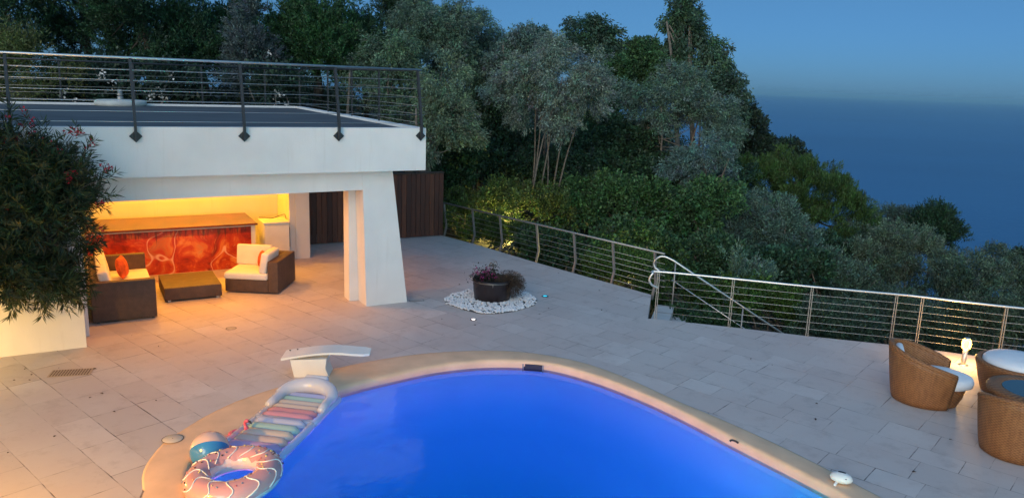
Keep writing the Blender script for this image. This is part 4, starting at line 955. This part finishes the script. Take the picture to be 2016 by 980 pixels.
def trunk_mesh(base, top, lobes, r0, m, parent, nlimb=7, stems=1, origin=(0, 0, 0)):
    mb = MB(); O_ = Vector(origin)
    for s in range(stems):
        off = Vector((random.uniform(-1, 1), random.uniform(-1, 1), 0))*(0.75 if stems > 1 else 0.0)*(1+r0*3)
        tp = Vector(top)+off*(1.1 if stems > 1 else 0)+0.35*(Vector((random.uniform(-1, 1), random.uniform(-.6, .6), random.uniform(-.5, .3)))*(1.4 if stems > 1 else 0.15))
        b = Vector(base)+off; pts = []
        for k in range(7):
            t = k/6; q = b.lerp(tp, t)+Vector((math.sin(t*4+s*2)*0.16, math.cos(t*3+s)*0.12, 0))*t; pts.append(q-O_)
        mb.tube(pts, [r0*(1-0.7*k/6) for k in range(7)], 8)
        for l in range(max(2, nlimb//stems)):
            lb = random.choice(lobes); t = random.uniform(0.55, 0.98); st_ = b.lerp(tp, t)
            e = Vector(lb[:3])+Vector((random.uniform(-.75, .75)*lb[3], random.uniform(-.7, .7)*lb[4], random.uniform(-.5, .7)*lb[5]))
            md = st_.lerp(e, 0.5)+Vector((0, 0, -0.12*(e-st_).length)); r1 = r0*(0.55-0.3*t)
            mb.tube([st_-O_, st_.lerp(md, .5)-O_-Vector((0, 0, .03)), md-O_, e-O_], [r1, r1*0.75, r1*0.55, r1*0.2], 6)
    return mb.build('trunk', m, parent)
def tree(label, sp, lobes_px, Y, cat='tree', name=None, r0=0.12, stems=1, nsub=22, per=30, dens=1.0, size=1.0, depth=0.85, tint=(1, 1, 1), base=None, m=None, group=None, nlimb=8):
    """lobes_px: crown lobes (px, py, half width px, half height px) as seen in the photo, turned into metres at distance Y"""
    lobes = []
    for l in lobes_px:
        yy = Y+(l[4] if len(l) > 4 else 0); c = UY(l[0], l[1], yy); k = yy/FPX; sh = SPEC[sp]['cl']*size*(0.50 if sp == 'cypress' else 0.32)
        wx, wz = max(l[2]*k-sh, l[2]*k*0.45), max(l[3]*k-sh, l[3]*k*0.45)
        lobes.append((c.x, c.y, c.z, wx, max(wx, wz)*depth, wz))
    big_ = max(lobes, key=lambda q: q[3]*q[5])
    if base is None:
        b = Vector((big_[0]+random.uniform(-.3, .3), big_[1]+0.2, 0)); b.z = terr(b.x, b.y)-0.1
    else: b = Vector(base)
    b.z = min(b.z, min(l[2]-l[5]*0.8 for l in lobes))
    root = empty(name or 'tree', b); tag(root, label, cat, group)
    top = Vector((big_[0], big_[1], big_[2]+big_[5]*0.25))
    trunk_mesh(b, top, lobes, r0, m or bark, root, nlimb, stems, origin=b)
    foliage('crown', lobes, sp, root, nsub, per, dens, size, tint, origin=b)
    return root
#VEG#
# ------------------------------------------------------------------ trees behind the roof terrace
HED = 'conifers behind the roof terrace'
tree('broad dark conifer filling the top left corner behind the roof', 'cypress', [(-30,40,110,190),(50,-40,90,120),(60,120,70,90)], 27, r0=0.2, nsub=40, per=34, m=bark_d, group=HED)
tree('dark green conifer second from the left behind the roof', 'cypress', [(165,20,85,150),(170,120,80,95)], 29, r0=0.2, nsub=36, per=34, m=bark_d, group=HED, tint=(.85,.9,.9))
tree('dark conifer directly above the round parasol base', 'cypress', [(275,10,80,150),(270,120,75,95)], 27.5, r0=0.2, nsub=36, per=34, m=bark_d, group=HED)
tree('conifer with sky gaps left of the blue-grey one', 'cypress', [(392,110,62,80),(410,62,34,40),(350,140,55,75),(340,60,26,46)], 28.5, r0=0.18, nsub=34, per=30, m=bark_d, group=HED, tint=(.9,1,1))
tree('conifer with ragged tip touching the top edge beside the sky gap', 'cypress', [(455,95,50,75),(475,30,36,40),(430,50,26,26)], 30.5, r0=0.18, nsub=28, per=30, m=bark_d, group=HED, tint=(.85,1,.95))
tree('slender feathery blue-grey conifer behind the middle railing post', 'spruce', [(498,150,50,70),(497,85,32,55),(496,38,14,32)], 26.5, r0=0.08, nsub=34, per=30, group=HED, depth=.8)
tree('large green conifer right of the blue-grey one', 'cypress', [(615,100,78,75),(640,42,50,40),(590,48,46,42),(655,120,75,65),(560,110,45,70)], 28, r0=0.22, nsub=52, per=34, m=bark_d, group=HED, tint=(1.25,1.35,1.05))
tree('dark conifer with one thin spiky leader against the sky', 'cypress', [(715,128,50,52),(733,52,14,36),(700,92,28,26),(738,92,20,20)], 29.5, r0=0.14, nsub=30, per=30, m=bark_d, group=HED)
tree('narrow dark cypress spire cut by the top edge', 'cypress', [(785,35,26,65),(772,8,12,26),(800,90,30,50)], 33, r0=0.14, nsub=22, per=34, m=bark_d, group=HED, tint=(.7,.7,.7))
# yellow-green bamboo-like shrub at the far left
tree('yellow-green willowy shrub behind the left of the roof railing', 'bamboo', [(45,150,70,65),(30,95,30,35),(110,165,45,45),(40,205,60,45)], 24.3, cat='shrub', name='shrub', r0=0.05, stems=4, nsub=24, per=22, dens=.8)
# white flowering shrubs
petal = leaf_material('petals', 0.6, 0.2)
def flowers(parent, pts, col, size, n, spread, name='flower_cluster'):
    for q in pts:                      # every cluster is a part of its own
        pos = np.array(q)+RNG.normal(size=(n, 3))*spread; d = unit(RNG.normal(size=(n, 3)))
        c = np.array(col)*(1+RNG.normal(scale=.18, size=(n, 1)))
        leaf_mesh(name, pos, d, RNG.uniform(.7, 1.2, n)*size, RNG.uniform(.7, 1.1, n)*size*0.8, np.clip(c, 0.01, 0.9), parent, petal)
WF = 'white flowering shrubs behind the roof railing'
for (cx, cy, hw, hh, lab, fl_px) in [
    (150, 185, 62, 48, 'white flowering shrub at the left behind the roof railing', [(115,186),(126,184),(152,198),(123,205),(100,180)]),
    (225, 170, 48, 55, 'white flowering shrub just behind the round parasol base', [(200,150),(215,163),(203,147)]),
    (330, 175, 62, 48, 'white flowering shrub between the first two railing posts', [(318,185),(309,175),(298,187),(336,154),(322,192),(296,188)]),
    (560, 180, 62, 55, 'white flowering shrub right of the second railing post', [(530,103),(548,183),(543,205),(565,208),(553,186)])]:
    t = tree(lab, 'oak', [(cx, cy, hw, hh), (cx-20, cy+20, hw*.7, hh*.6)], 25.2, cat='shrub', name='flowering_shrub', r0=0.04, stems=4, nsub=16, per=22, dens=.7, group=WF)
    pts = [tuple(UY(x, y, 24.4)-t.location) for x, y in fl_px]; flowers(t, pts, (0.75, 0.72, 0.68), 0.10, 9, 0.07)
# ------------------------------------------------------------------ silver trees right of the pool house
MI = 'silvery mimosa trees on the slope'
tree('olive-green round tree with bare stems at the right end of the roof railing', 'mimosa', [(735,150,48,50),(770,110,45,42),(700,180,35,42),(745,215,50,40),(800,190,40,60)], 27.2, r0=0.09, stems=3, nsub=34, per=28, tint=(.8,.95,.7), group=MI)
tree('tall grey-green tree directly behind the roof corner', 'mimosa', [(850,85,70,72),(815,45,36,42),(880,40,40,38),(870,125,62,58),(905,80,40,50)], 29.5, r0=0.16, stems=2, nsub=54, per=30, tint=(.72,.86,.72), group=MI)
tree('grey tree with see-through crown left of the big silvery one', 'mimosa', [(955,60,45,36),(985,100,38,45),(930,110,36,50),(965,150,36,42)], 32, r0=0.12, stems=2, nsub=34, per=26, tint=(.7,.85,.75), group=MI)
tree('bushy grey-olive tree beside the fascia corner', 'mimosa', [(888,235,52,62),(868,175,46,45),(905,285,36,38),(858,275,42,60),(880,140,38,26)], 24.6, r0=0.10, stems=3, nsub=46, per=30, tint=(1.05,1.08,.8), size=.9, group=MI)
tree('large silvery round-headed mimosa in the middle of the slope', 'mimosa', [(1105,165,85,62),(1040,150,62,55),(1150,200,52,55),(1070,220,70,48),(1010,190,50,50),(1110,250,40,32),(1085,105,55,28)], 26.5, r0=0.036, stems=7, nsub=78, per=30, tint=(1.25,1.22,1.18), size=.85, nlimb=18, group=MI, base=UY(1070,395,26.5))
tree('small grey mimosa crown behind the big silvery one', 'mimosa', [(1030,100,40,36),(1000,130,40,34)], 30, r0=0.08, stems=2, nsub=20, per=28, tint=(.9,1,1), group=MI)
tree('small dark round tree top between two grey crowns', 'broadleaf', [(1055,88,28,22),(1040,95,20,16)], 40, r0=0.1, nsub=14, per=20, m=bark_d, size=1.2, tint=(.7,.8,.9))
tree('dark green broad tree with a lumpy top against the sky', 'eucalyptus', [(1150,75,46,38),(1195,85,32,34),(1120,80,26,28),(1175,120,50,40),(1215,115,24,26)], 41, r0=0.2, nsub=42, per=18, size=1.2, tint=(.75,.9,.8))
tree('round mid-green tree left of the tall one', 'broadleaf', [(1255,150,62,52),(1300,165,40,42),(1215,175,40,42),(1265,110,45,26)], 36, r0=0.18, nsub=44, per=28, size=1.1, tint=(1.1,1.3,.95))
tree('tallest tree with drooping leaves standing against the sky', 'eucalyptus', [(1345,60,36,52),(1325,30,20,28),(1350,20,30,22),(1375,90,30,45),(1405,140,32,38),(1330,120,30,32),(1380,180,48,38),(1285,105,26,18),(1415,110,20,20)], 39, r0=0.15, stems=2, nsub=54, per=16, size=1.15, tint=(1,1.1,.9), base=UY(1365,330,39), nlimb=12)
tree('grey-green tree with pale forked stems below the tall one', 'mimosa', [(1330,215,75,50),(1280,230,45,48),(1395,245,58,52),(1345,165,45,30),(1420,280,36,36),(1260,190,30,28)], 31, r0=0.07, stems=4, nsub=60, per=28, tint=(.85,.98,.88), nlimb=16, group=MI, base=UY(1300,395,31))
tree('bluish silvery bush below the forked stems', 'mimosa', [(1385,310,52,38),(1350,345,48,38),(1405,335,34,30)], 29, r0=0.06, stems=3, nsub=30, per=26, tint=(.85,1.05,1.1), group=MI)
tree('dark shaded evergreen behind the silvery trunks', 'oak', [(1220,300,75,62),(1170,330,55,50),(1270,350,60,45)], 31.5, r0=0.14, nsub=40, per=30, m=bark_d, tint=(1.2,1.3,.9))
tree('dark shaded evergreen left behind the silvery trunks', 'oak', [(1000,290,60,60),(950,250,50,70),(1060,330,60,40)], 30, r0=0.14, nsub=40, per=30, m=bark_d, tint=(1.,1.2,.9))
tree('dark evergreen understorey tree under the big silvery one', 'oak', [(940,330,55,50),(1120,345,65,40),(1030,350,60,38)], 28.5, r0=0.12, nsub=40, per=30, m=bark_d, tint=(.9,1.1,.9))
tree('dark oak with star-shaped leaf clusters against the sea', 'oak', [(1475,262,34,38),(1450,300,38,40),(1500,300,28,26),(1480,330,42,36),(1462,235,18,18)], 39, r0=0.14, nsub=34, per=22, m=bark_d, size=1.4)
tree('small dark shrub top poking over the round pine', 'oak', [(1545,297,26,12),(1575,315,24,12),(1520,310,20,14)], 42, cat='tree', r0=0.08, nsub=14, per=14, m=bark_d, size=1.4)
tree('bright green dome-shaped umbrella pine against the sea', 'pine', [(1570,372,92,64),(1630,405,76,60),(1500,362,66,50),(1675,445,46,52),(1600,450,95,52),(1530,420,80,55),(1465,350,34,34)], 34.5, r0=0.2, nsub=86, per=34, dens=.75, size=1.0, m=bark_d)
tree('blue-grey bushy tree in front of the umbrella pine', 'olive', [(1520,455,62,48),(1480,475,55,45),(1560,485,40,42),(1500,415,36,26),(1440,460,40,36)], 28, r0=0.1, stems=3, nsub=52, per=30, tint=(.9,1.12,1.1))
tree('small dark tree at the foot of the umbrella pine', 'mimosa', [(1750,432,34,26),(1720,445,28,26),(1785,440,26,22)], 46, r0=0.12, nsub=24, per=22, size=1.3, tint=(.55,.65,.6))
tree('small dark conifer standing against the sea at the right', 'cypress', [(1842,445,26,34),(1815,455,32,24),(1865,475,22,24)], 44, r0=0.12, nsub=26, per=24, size=1.2, m=bark_d)
OL = 'olive trees below the right railing'
tree('pale grey-green olive tree below the small dark conifer', 'olive', [(1780,495,68,46),(1720,520,60,46),(1830,520,55,44),(1755,560,80,48)], 30, r0=0.1, stems=3, nsub=58, per=30, tint=(1,1.08,.92), group=OL)
tree('grey-green olive tree above the lit bollard lamp', 'olive', [(1900,545,66,40),(1950,570,60,44),(1860,590,70,44)], 27, r0=0.1, stems=3, nsub=52, per=30, tint=(.85,.95,.8), group=OL)
tree('olive tree cut by the right edge of the photo', 'olive', [(2010,545,60,34),(2040,590,70,50),(1960,520,50,26)], 33, r0=0.1, stems=3, nsub=44, per=28, tint=(.75,.85,.75), group=OL)
tree('tiny dark tree top at the right edge against the sea', 'oak', [(2008,510,14,14),(2030,515,20,18)], 45, r0=0.06, nsub=10, per=16, size=1.3, m=bark_d)
tree('broad olive tree behind the middle of the right railing', 'olive', [(1660,575,70,44),(1620,540,52,40),(1700,610,72,40)], 24, r0=0.09, stems=3, nsub=50, per=30, tint=(.78,.92,.78), group=OL)
for (lobes, Y, sp, tint, lab) in [
    ([(1000,230,60,70),(960,300,50,60),(1040,310,50,50)], 33, 'mimosa', (.7,.9,.8), 'grey-green tree filling the gap behind the silvery trunks'),
    ([(1180,240,55,60),(1150,310,50,50),(1225,300,50,55)], 34, 'broadleaf', (1.1,1.15,1.0), 'green tree between the silvery mimosa and the forked one'),
    ([(1240,330,55,45),(1290,340,50,40),(1190,370,50,36)], 33, 'mimosa', (.6,.85,.7), 'dull green tree under the gap between the two silvery trees'),
    ([(930,180,40,60),(920,260,36,60)], 30, 'olive', (.7,.85,.7), 'dull olive tree between the fascia corner tree and the big silvery one'),
    ([(1420,200,44,50),(1440,250,36,40)], 38, 'eucalyptus', (.9,1.05,.95), 'drooping-leaved tree at the foot of the tallest tree beside the sea'),
    ([(1440,420,42,40),(1410,370,32,34)], 31, 'mimosa', (.65,.9,.85), 'teal-grey tree left of the umbrella pine'),
    ([(1640,500,60,40),(1690,480,50,36)], 34, 'olive', (.7,.9,.75), 'olive tree in the shade below the umbrella pine')]:
    tree(lab, sp, lobes, Y, r0=0.08, stems=3, nsub=34, per=26, tint=tint, group='trees filling the slope', nlimb=10)
# ------------------------------------------------------------------ undergrowth on the slope, shrub by shrub
SH = 'shrubs on the slope below the railings'
for (lobes, Y, sp, tint, lab, size) in [
    ([(960,410,70,45),(1030,410,60,45),(1090,420,45,42),(900,425,45,50)], 25.6, 'hedge', (1.0,1.0,.9), 'yellow-green lit hedge behind the left end of the far railing', 1.0),
    ([(950,462,50,34),(1010,478,55,34),(885,440,34,42),(1060,495,40,28)], 24.0, 'hedge', (1,1.,.8), 'low lit hedge directly behind the far railing posts', .8),
    ([(1200,400,80,50),(1150,430,60,40),(1280,400,70,45)], 26.5, 'broadleaf', (1.15,1.35,.85), 'mid-green shrub mass in the middle of the slope', 1.0),
    ([(1340,420,75,52),(1400,400,60,46),(1290,450,60,44)], 27, 'broadleaf', (1.2,1.45,1.0), 'mid-green shrub left of the blue-grey bushy tree', 1.0),
    ([(1230,480,60,36),(1170,490,60,30),(1290,500,60,34)], 22.5, 'broadleaf', (1.1,1.3,.9), 'green shrub behind the right half of the far railing', .9),
    ([(1110,510,60,30),(1060,490,50,30)], 21.7, 'broadleaf', (.8,.9,.7), 'dark shrub behind the middle of the far railing', .8),
    ([(1240,540,55,34),(1190,530,45,32)], 19.8, 'hedge', (.9,1.1,.8), 'lit shrub close behind the right end of the far railing', .7),
    ([(1380,515,75,42),(1320,540,50,36),(1440,540,60,40)], 22.2, 'broadleaf', (.9,1.1,.9), 'dark green shrub behind the looped handrail', .9),
    ([(1350,590,55,40),(1300,570,40,34)], 18.6, 'hedge', (.55,.75,.55), 'green shrub directly beyond the garden steps', .8),
    ([(1470,600,70,44),(1530,620,60,40)], 19.0, 'hedge', (.75,1.0,.65), 'bright green shrub behind the second post of the right railing', .8),
    ([(1560,540,66,44),(1500,530,50,40)], 23.5, 'oak', (1.3,1.6,1.3), 'dark shrub between the blue-grey tree and the right railing', 1.0),
    ([(1600,640,60,36),(1660,650,60,36)], 18.4, 'olive', (.5,.65,.55), 'low grey shrub behind the third post of the right railing', .8),
    ([(1760,630,70,40),(1820,650,60,36)], 19.0, 'olive', (.6,.72,.6), 'low grey shrub behind the lone tub chair', .8),
    ([(1930,640,70,40),(2000,650,60,40),(1890,680,50,30)], 18.6, 'olive', (.62,.68,.5), 'low shrub behind the lit bollard lamp', .8),
    ([(2080,640,80,60)], 20, 'olive', (.6,.7,.6), 'low shrub at the right frame edge behind the railing', .9),
    ([(1410,655,45,24),(1350,640,40,24)], 16.9, 'broadleaf', (.7,.9,.7), 'low dark shrub under the railing beside the steps', .7),
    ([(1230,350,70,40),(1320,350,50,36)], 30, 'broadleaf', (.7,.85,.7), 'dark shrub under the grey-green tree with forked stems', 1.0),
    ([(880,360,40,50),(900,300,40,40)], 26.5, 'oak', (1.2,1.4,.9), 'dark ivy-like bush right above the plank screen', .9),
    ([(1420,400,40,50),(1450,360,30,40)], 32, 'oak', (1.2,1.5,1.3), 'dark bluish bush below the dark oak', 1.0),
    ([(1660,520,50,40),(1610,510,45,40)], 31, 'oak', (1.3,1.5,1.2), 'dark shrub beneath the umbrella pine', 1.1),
    ]:
    tree(lab, sp, lobes, Y, cat='shrub', name='shrub', r0=0.05, stems=4, nsub=34, per=26, size=size, tint=tint, group=SH, nlimb=8)
# slender young poplars rising behind the right railing
for i, (x, y, h, Y, lab) in enumerate([(1441,560,60,19.5,'slender pale young poplar rising behind the right railing near the steps'), (1492,575,45,19.6,'second slender pale sapling right of the young poplar behind the railing')]):
    tree(lab, 'spruce', [(x, y, 12, h), (x+3, y+h*.6, 17, h*.6)], Y, name='sapling', r0=0.025, nsub=14, per=16, size=.9, tint=(1.3,1.6,1.2), group='young poplars by the steps')
# dense low growth that reads as one mass
gc_p = []
while len(gc_p) < 5200:
    x = random.uniform(-12, 60); y = random.uniform(13, 62)
    if outside(x, y) and outside(x-0.8, y-0.8) and outside(x, y-0.9): gc_p.append((x, y, terr(x, y)))
S_ = SPEC['broadleaf']; P = np.array(gc_p); n = len(P); m = 26
pos = P[:, None, :]+RNG.normal(size=(n, m, 3))*np.array([0.4, 0.4, 0.22])+np.array([0, 0, 0.25]); ld = unit(RNG.normal(size=(n*m, 3))+np.array([0, 0, 0.8]))
col = np.array([0.028, 0.045, 0.022])*np.clip(1+RNG.normal(scale=.35, size=(n*m, 1)), .3, 2)
o = leaf_mesh('ground_cover', pos.reshape(-1, 3), ld, RNG.uniform(.6, 1.3, n*m)*0.2, RNG.uniform(.7, 1.2, n*m)*0.09, col, None); tag(o, 'dark low undergrowth covering the slope', 'undergrowth', kind='stuff')
# garden spots hidden in the hedge (their light is seen on the leaves)
def garden_spot(loc, target, e, col, label):
    t = empty('garden_spot', loc); tag(t, label, 'garden light', 'garden spots in the shrubs')
    MB().lathe([(0.0, 0.0), (0.045, 0.0), (0.05, 0.12), (0.045, 0.125)], 16).build('housing', dsteel, t)
    MB().lathe([(0.0, 0.122), (0.044, 0.122)], 16).build('lens', bulbm, t)
    l = bpy.data.lights.new('garden_light', 'POINT'); l.energy = e; l.color = col; l.shadow_soft_size = 0.05
    lo = bpy.data.objects.new('garden_light', l); COL.objects.link(lo); lo.parent = t; lo.location = (0, 0, 0.3)
garden_spot(U(965, 484, -0.58)+Vector((0.45, 0.5, 0)), None, 110, (1.0, 0.82, 0.22), 'garden spot glowing in the hedge at the left end of the far railing')
garden_spot(U(1215, 558, -0.58)+Vector((0.35, 0.4, 0)), None, 28, (1.0, 0.85, 0.25), 'garden spot glowing in the shrub near the right end of the far railing')

# ------------------------------------------------------------------ oleander over the retaining wall
OY = 12.9
lob = []
for (x, y, hw, hh, dy) in [(100,545,50,46,-.5),(60,560,60,40,-.4),(45,565,75,42,-.6),(-10,560,50,50,-.6),(85,560,50,44,-.5),(85,440,80,86,-.3),(60,420,110,110,-.4),(30,345,80,62,-.2),(95,375,72,66,0),(132,375,42,38,.1),(150,390,26,28,.0),(85,485,56,62,-.3),(70,500,60,55,-.5),(40,520,90,70,-.4),(95,545,62,42,-.4),(112,430,28,52,.0),(-40,400,90,160,0)]:
    c = UY(x, y, 12.3+dy-(x-100)*-0.0045); k = 12.3/FPX; lob.append((c.x, c.y, c.z, hw*k, min(hw, 70)*k*0.8, hh*k))
ob = Vector((PW(-6.6, 0.7).x, PW(-6.6, 0.7).y, 1.3)); ol = empty('oleander', ob); tag(ol, 'large dark oleander with crimson flowers overhanging the left wall', 'shrub')
mb = MB()
ends = []
for l in lob:
    for k in range(7):
        e = Vector(l[:3])+Vector((random.uniform(-.9, .9)*l[3], random.uniform(-.9, .9)*l[4], random.uniform(-.6, 1.0)*l[5]))
        s = Vector((ob.x+random.uniform(-.4, .4), ob.y+random.uniform(-.2, .2), 1.3)); mdl = s.lerp(e, .5)+Vector((0, 0, .3))
        mb.tube([q-ob for q in catmull([s, mdl, e], 4)], [0.016-0.0015*i for i in range(9)], 5); ends.append(e-ob)
SHOOTS = [(60,330,62,245),(30,320,22,222),(95,335,78,262),(110,345,145,268),(130,360,175,290),(150,375,210,352),(155,400,205,385),(140,420,172,448),(0,330,2,240),(80,320,110,290),(120,560,152,590),(90,560,88,602),(40,560,30,600),(140,540,168,560),(150,470,166,482)]
for (x0, y0, x1, y1) in SHOOTS:
    a_, b_ = UY(x0, y0, 11.9)-ob, UY(x1, y1, 11.9)-ob; mb.tube([a_, a_.lerp(b_, .5)+Vector((0, 0, .02)), b_], [.008, .006, .003], 5)
mb.build('stems', bark, ol)
# whorls: shoots with long narrow leaves
def oleander_leaves():
    P, D = crown_points(lob, 185, 17, RNG)
    for (x0, y0, x1, y1) in SHOOTS:
        for t_ in np.linspace(0.0, 1.0, 7):
            q_ = UY(x0+(x1-x0)*t_, y0+(y1-y0)*t_, 11.9); e_ = UY(x1, y1, 11.9)-UY(x0, y0, 11.9); P = np.vstack([P, np.array(q_)]); D = np.vstack([D, np.array(e_.normalized())])
    P = P-np.array(ob); n = len(P); m = 17
    ax = unit(D+RNG.normal(scale=.35, size=(n, 3))+np.array([0, 0, .1])); t = RNG.uniform(0, 1, (n, m))
    pos = P[:, None, :]+ax[:, None, :]*(t*0.22)[:, :, None]
    rd = unit(np.cross(ax[:, None, :], RNG.normal(size=(n, m, 3)))); ld = unit(ax[:, None, :]*(0.35+0.9*t[:, :, None])+rd*0.9+np.array([0, 0, -0.12]))
    c = np.array([0.038, 0.060, 0.024])*np.clip(1+RNG.normal(scale=.35, size=(n, m, 1)), .35, 2.2)*(1+RNG.normal(scale=.12, size=(n, 1, 3)))
    N = n*m; leaf_mesh('leaves', pos.reshape(-1, 3), ld.reshape(-1, 3), RNG.uniform(.12, .20, N), RNG.uniform(.015, .024, N), np.clip(c.reshape(-1, 3), .004, .5), ol, fold=0.1)
oleander_leaves()
fp = [(12,232),(45,245),(60,262),(48,218),(65,240),(38,275),(88,282),(28,282),(70,300),(130,345),(150,340),(140,350),(180,283),(118,296),(30,305),(15,345),(50,330),(12,410),(88,430),(155,262),(145,258),(135,262),(205,325),(212,330),(196,400),(200,452),(5,280),(35,268)]
pts = [tuple(UY(x, y, 11.75)-ob) for x, y in fp]
flowers(ol, pts, (0.34, 0.014, 0.03), 0.045, 11, 0.030)

# ------------------------------------------------------------------ planting in the pot
ph = empty('flower_clump', pot_c+Vector((-0.18, -0.05, 0.45))); tag(ph, 'magenta flowering clump on the left side of the black pot', 'flowers')
n = 900; b_ = RNG.normal(size=(n, 3))*np.array([.15, .15, .085])+[0, 0, .07]; d_ = unit(RNG.normal(size=(n, 3))+np.array([0, 0, .5]))
leaf_mesh('leaves', b_, d_, RNG.uniform(.03, .06, n), RNG.uniform(.015, .03, n), np.array([.030, .028, .018])*np.clip(1+RNG.normal(scale=.3, size=(n, 1)), .3, 2), ph)
flowers(ph, (RNG.normal(size=(38, 3))*np.array([.12, .12, .05])+[0, 0, .15]).tolist(), (0.42, 0.04, 0.20), 0.032, 7, 0.014)
dp_ = empty('drooping_plant', pot_c+Vector((0.0, 0.02, 0.45))); tag(dp_, 'small upright plant with hanging leaves in the middle of the pot', 'plant')
MB().tube(catmull([(0, 0, 0), (0.01, 0, .2), (-.02, 0, .34), (-.05, 0, .37), (-.09, 0, .30)], 4), 0.010, 6).tube(catmull([(0, 0, .25), (0.02, 0, .38), (0.07, 0, .40), (0.09, 0, .32)], 4), 0.007, 6).build('stem', bark, dp_)
n = 90; t = RNG.uniform(0, 1, n); b_ = np.stack([RNG.normal(scale=.04, size=n), RNG.normal(scale=.04, size=n), .06+.30*t], 1); d_ = unit(RNG.normal(size=(n, 3))*[1, 1, .3]+np.array([0, 0, -.9]))
leaf_mesh('leaves', b_, d_, RNG.uniform(.06, .12, n), RNG.uniform(.018, .03, n), np.array([.05, .055, .035])*np.clip(1+RNG.normal(scale=.3, size=(n, 1)), .3, 2), dp_)
bs = empty('dry_bush', pot_c+Vector((0.36, -0.06, 0.35))); tag(bs, 'bristly brown-green bush spilling over the right of the black pot', 'bush')
n = 420; u_ = unit(RNG.normal(size=(n, 3))+np.array([.25, -.1, .1])); mb = MB()
for q in u_:
    e = Vector((q[0]*.36, q[1]*.30, q[2]*.30+.02))*random.uniform(.75, 1.12)
    if e.z < -.30: e.z = -.30
    mb.tube([(0, 0, 0), e*.55+Vector((0, 0, .04)), e], [.004, .003, .002], 3, caps=False)
mb.build('twigs', mat('dry_twig', (0.075, 0.045, 0.032), .9), bs)
k = 5200; q = unit(RNG.normal(size=(k, 3))+np.array([.2, -.1, .1])); rr_ = RNG.uniform(.55, 1.05, (k, 1)); b_ = q*rr_*np.array([.36, .30, .30])+[0, 0, .02]; b_[:, 2] = np.maximum(b_[:, 2], -.32)
leaf_mesh('leaves', b_, unit(q+RNG.normal(scale=.6, size=(k, 3))), RNG.uniform(.018, .045, k), RNG.uniform(.006, .012, k), np.array([.085, .060, .036])*np.clip(1+RNG.normal(scale=.45, size=(k, 1)), .25, 2.4), bs)

# parasol foot on the roof terrace
pf = empty('parasol_base', U(238, 209, 3.66)); tag(pf, 'round pale concrete parasol base with short stub on the roof terrace', 'parasol base')
conc = mat('pale_concrete', (0.50, 0.50, 0.47), 0.8, noise=.15, nscale=5)
MB().lathe([(0.0, 0), (0.62, 0), (0.66, 0.04), (0.66, 0.13), (0.60, 0.17), (0.0, 0.19)], 40).build('disc', conc, pf)
MB().lathe([(0.08, .18), (0.08, .26), (0.06, .27), (0.06, .46), (0.0, .46)], 16).lathe([(.085, .30), (.085, .34)], 12).build('socket', gsteel, pf)

# fallen leaves on the paving
lf = MB()
N = 5; vs = []
for i in range(N+1):
    t = i/N; w_ = 0.016*math.sin(math.pi*min(1, t*0.95+.05)); vs += [(t*.06-.03, -w_, .010*math.sin(t*3)), (t*.06-.03, 0, .004), (t*.06-.03, w_, .010*math.sin(t*3+.6)+.004)]
fs = []
for i in range(N): a = i*3; fs += [(a, a+1, a+4, a+3), (a+1, a+2, a+5, a+4)]
lf.add(vs, fs, True); leaf0 = lf.build('fallen_leaf', mat('dead_leaf', (0.05, 0.028, 0.018), .8)); 
dpx = [(28,748),(58,748),(62,737),(50,726),(187,726),(116,724),(312,681),(260,660),(307,788),(200,774),(178,782),(225,810),(870,628),(935,640),(575,590),(660,577),(1080,607),(1062,618),(1520,718),(1478,706),(1608,794),(1872,865),(1605,825),(1185,610),(1800,928),(1180,572),(1100,538),(905,560),(108,858),(16,890)]
for i, (x, y) in enumerate(dpx):
    o = leaf0 if i == 0 else leaf0.copy()
    if i: COL.objects.link(o)
    o.location = U(x, y, 0.006); o.rotation_euler = (random.uniform(-.2, .2), 0, random.uniform(0, 6.28)); s = random.uniform(.45, 1.05); o.scale = (s, s, s)
    side = 'by the left wall and drain' if x < 240 else ('in front of the pool house opening' if x < 780 else ('near the pebble bed' if x < 1250 else 'on the right paving near the tub chairs'))
    tag(o, 'small dead brown leaf lying '+side, 'leaf', 'dead leaves on the paving')
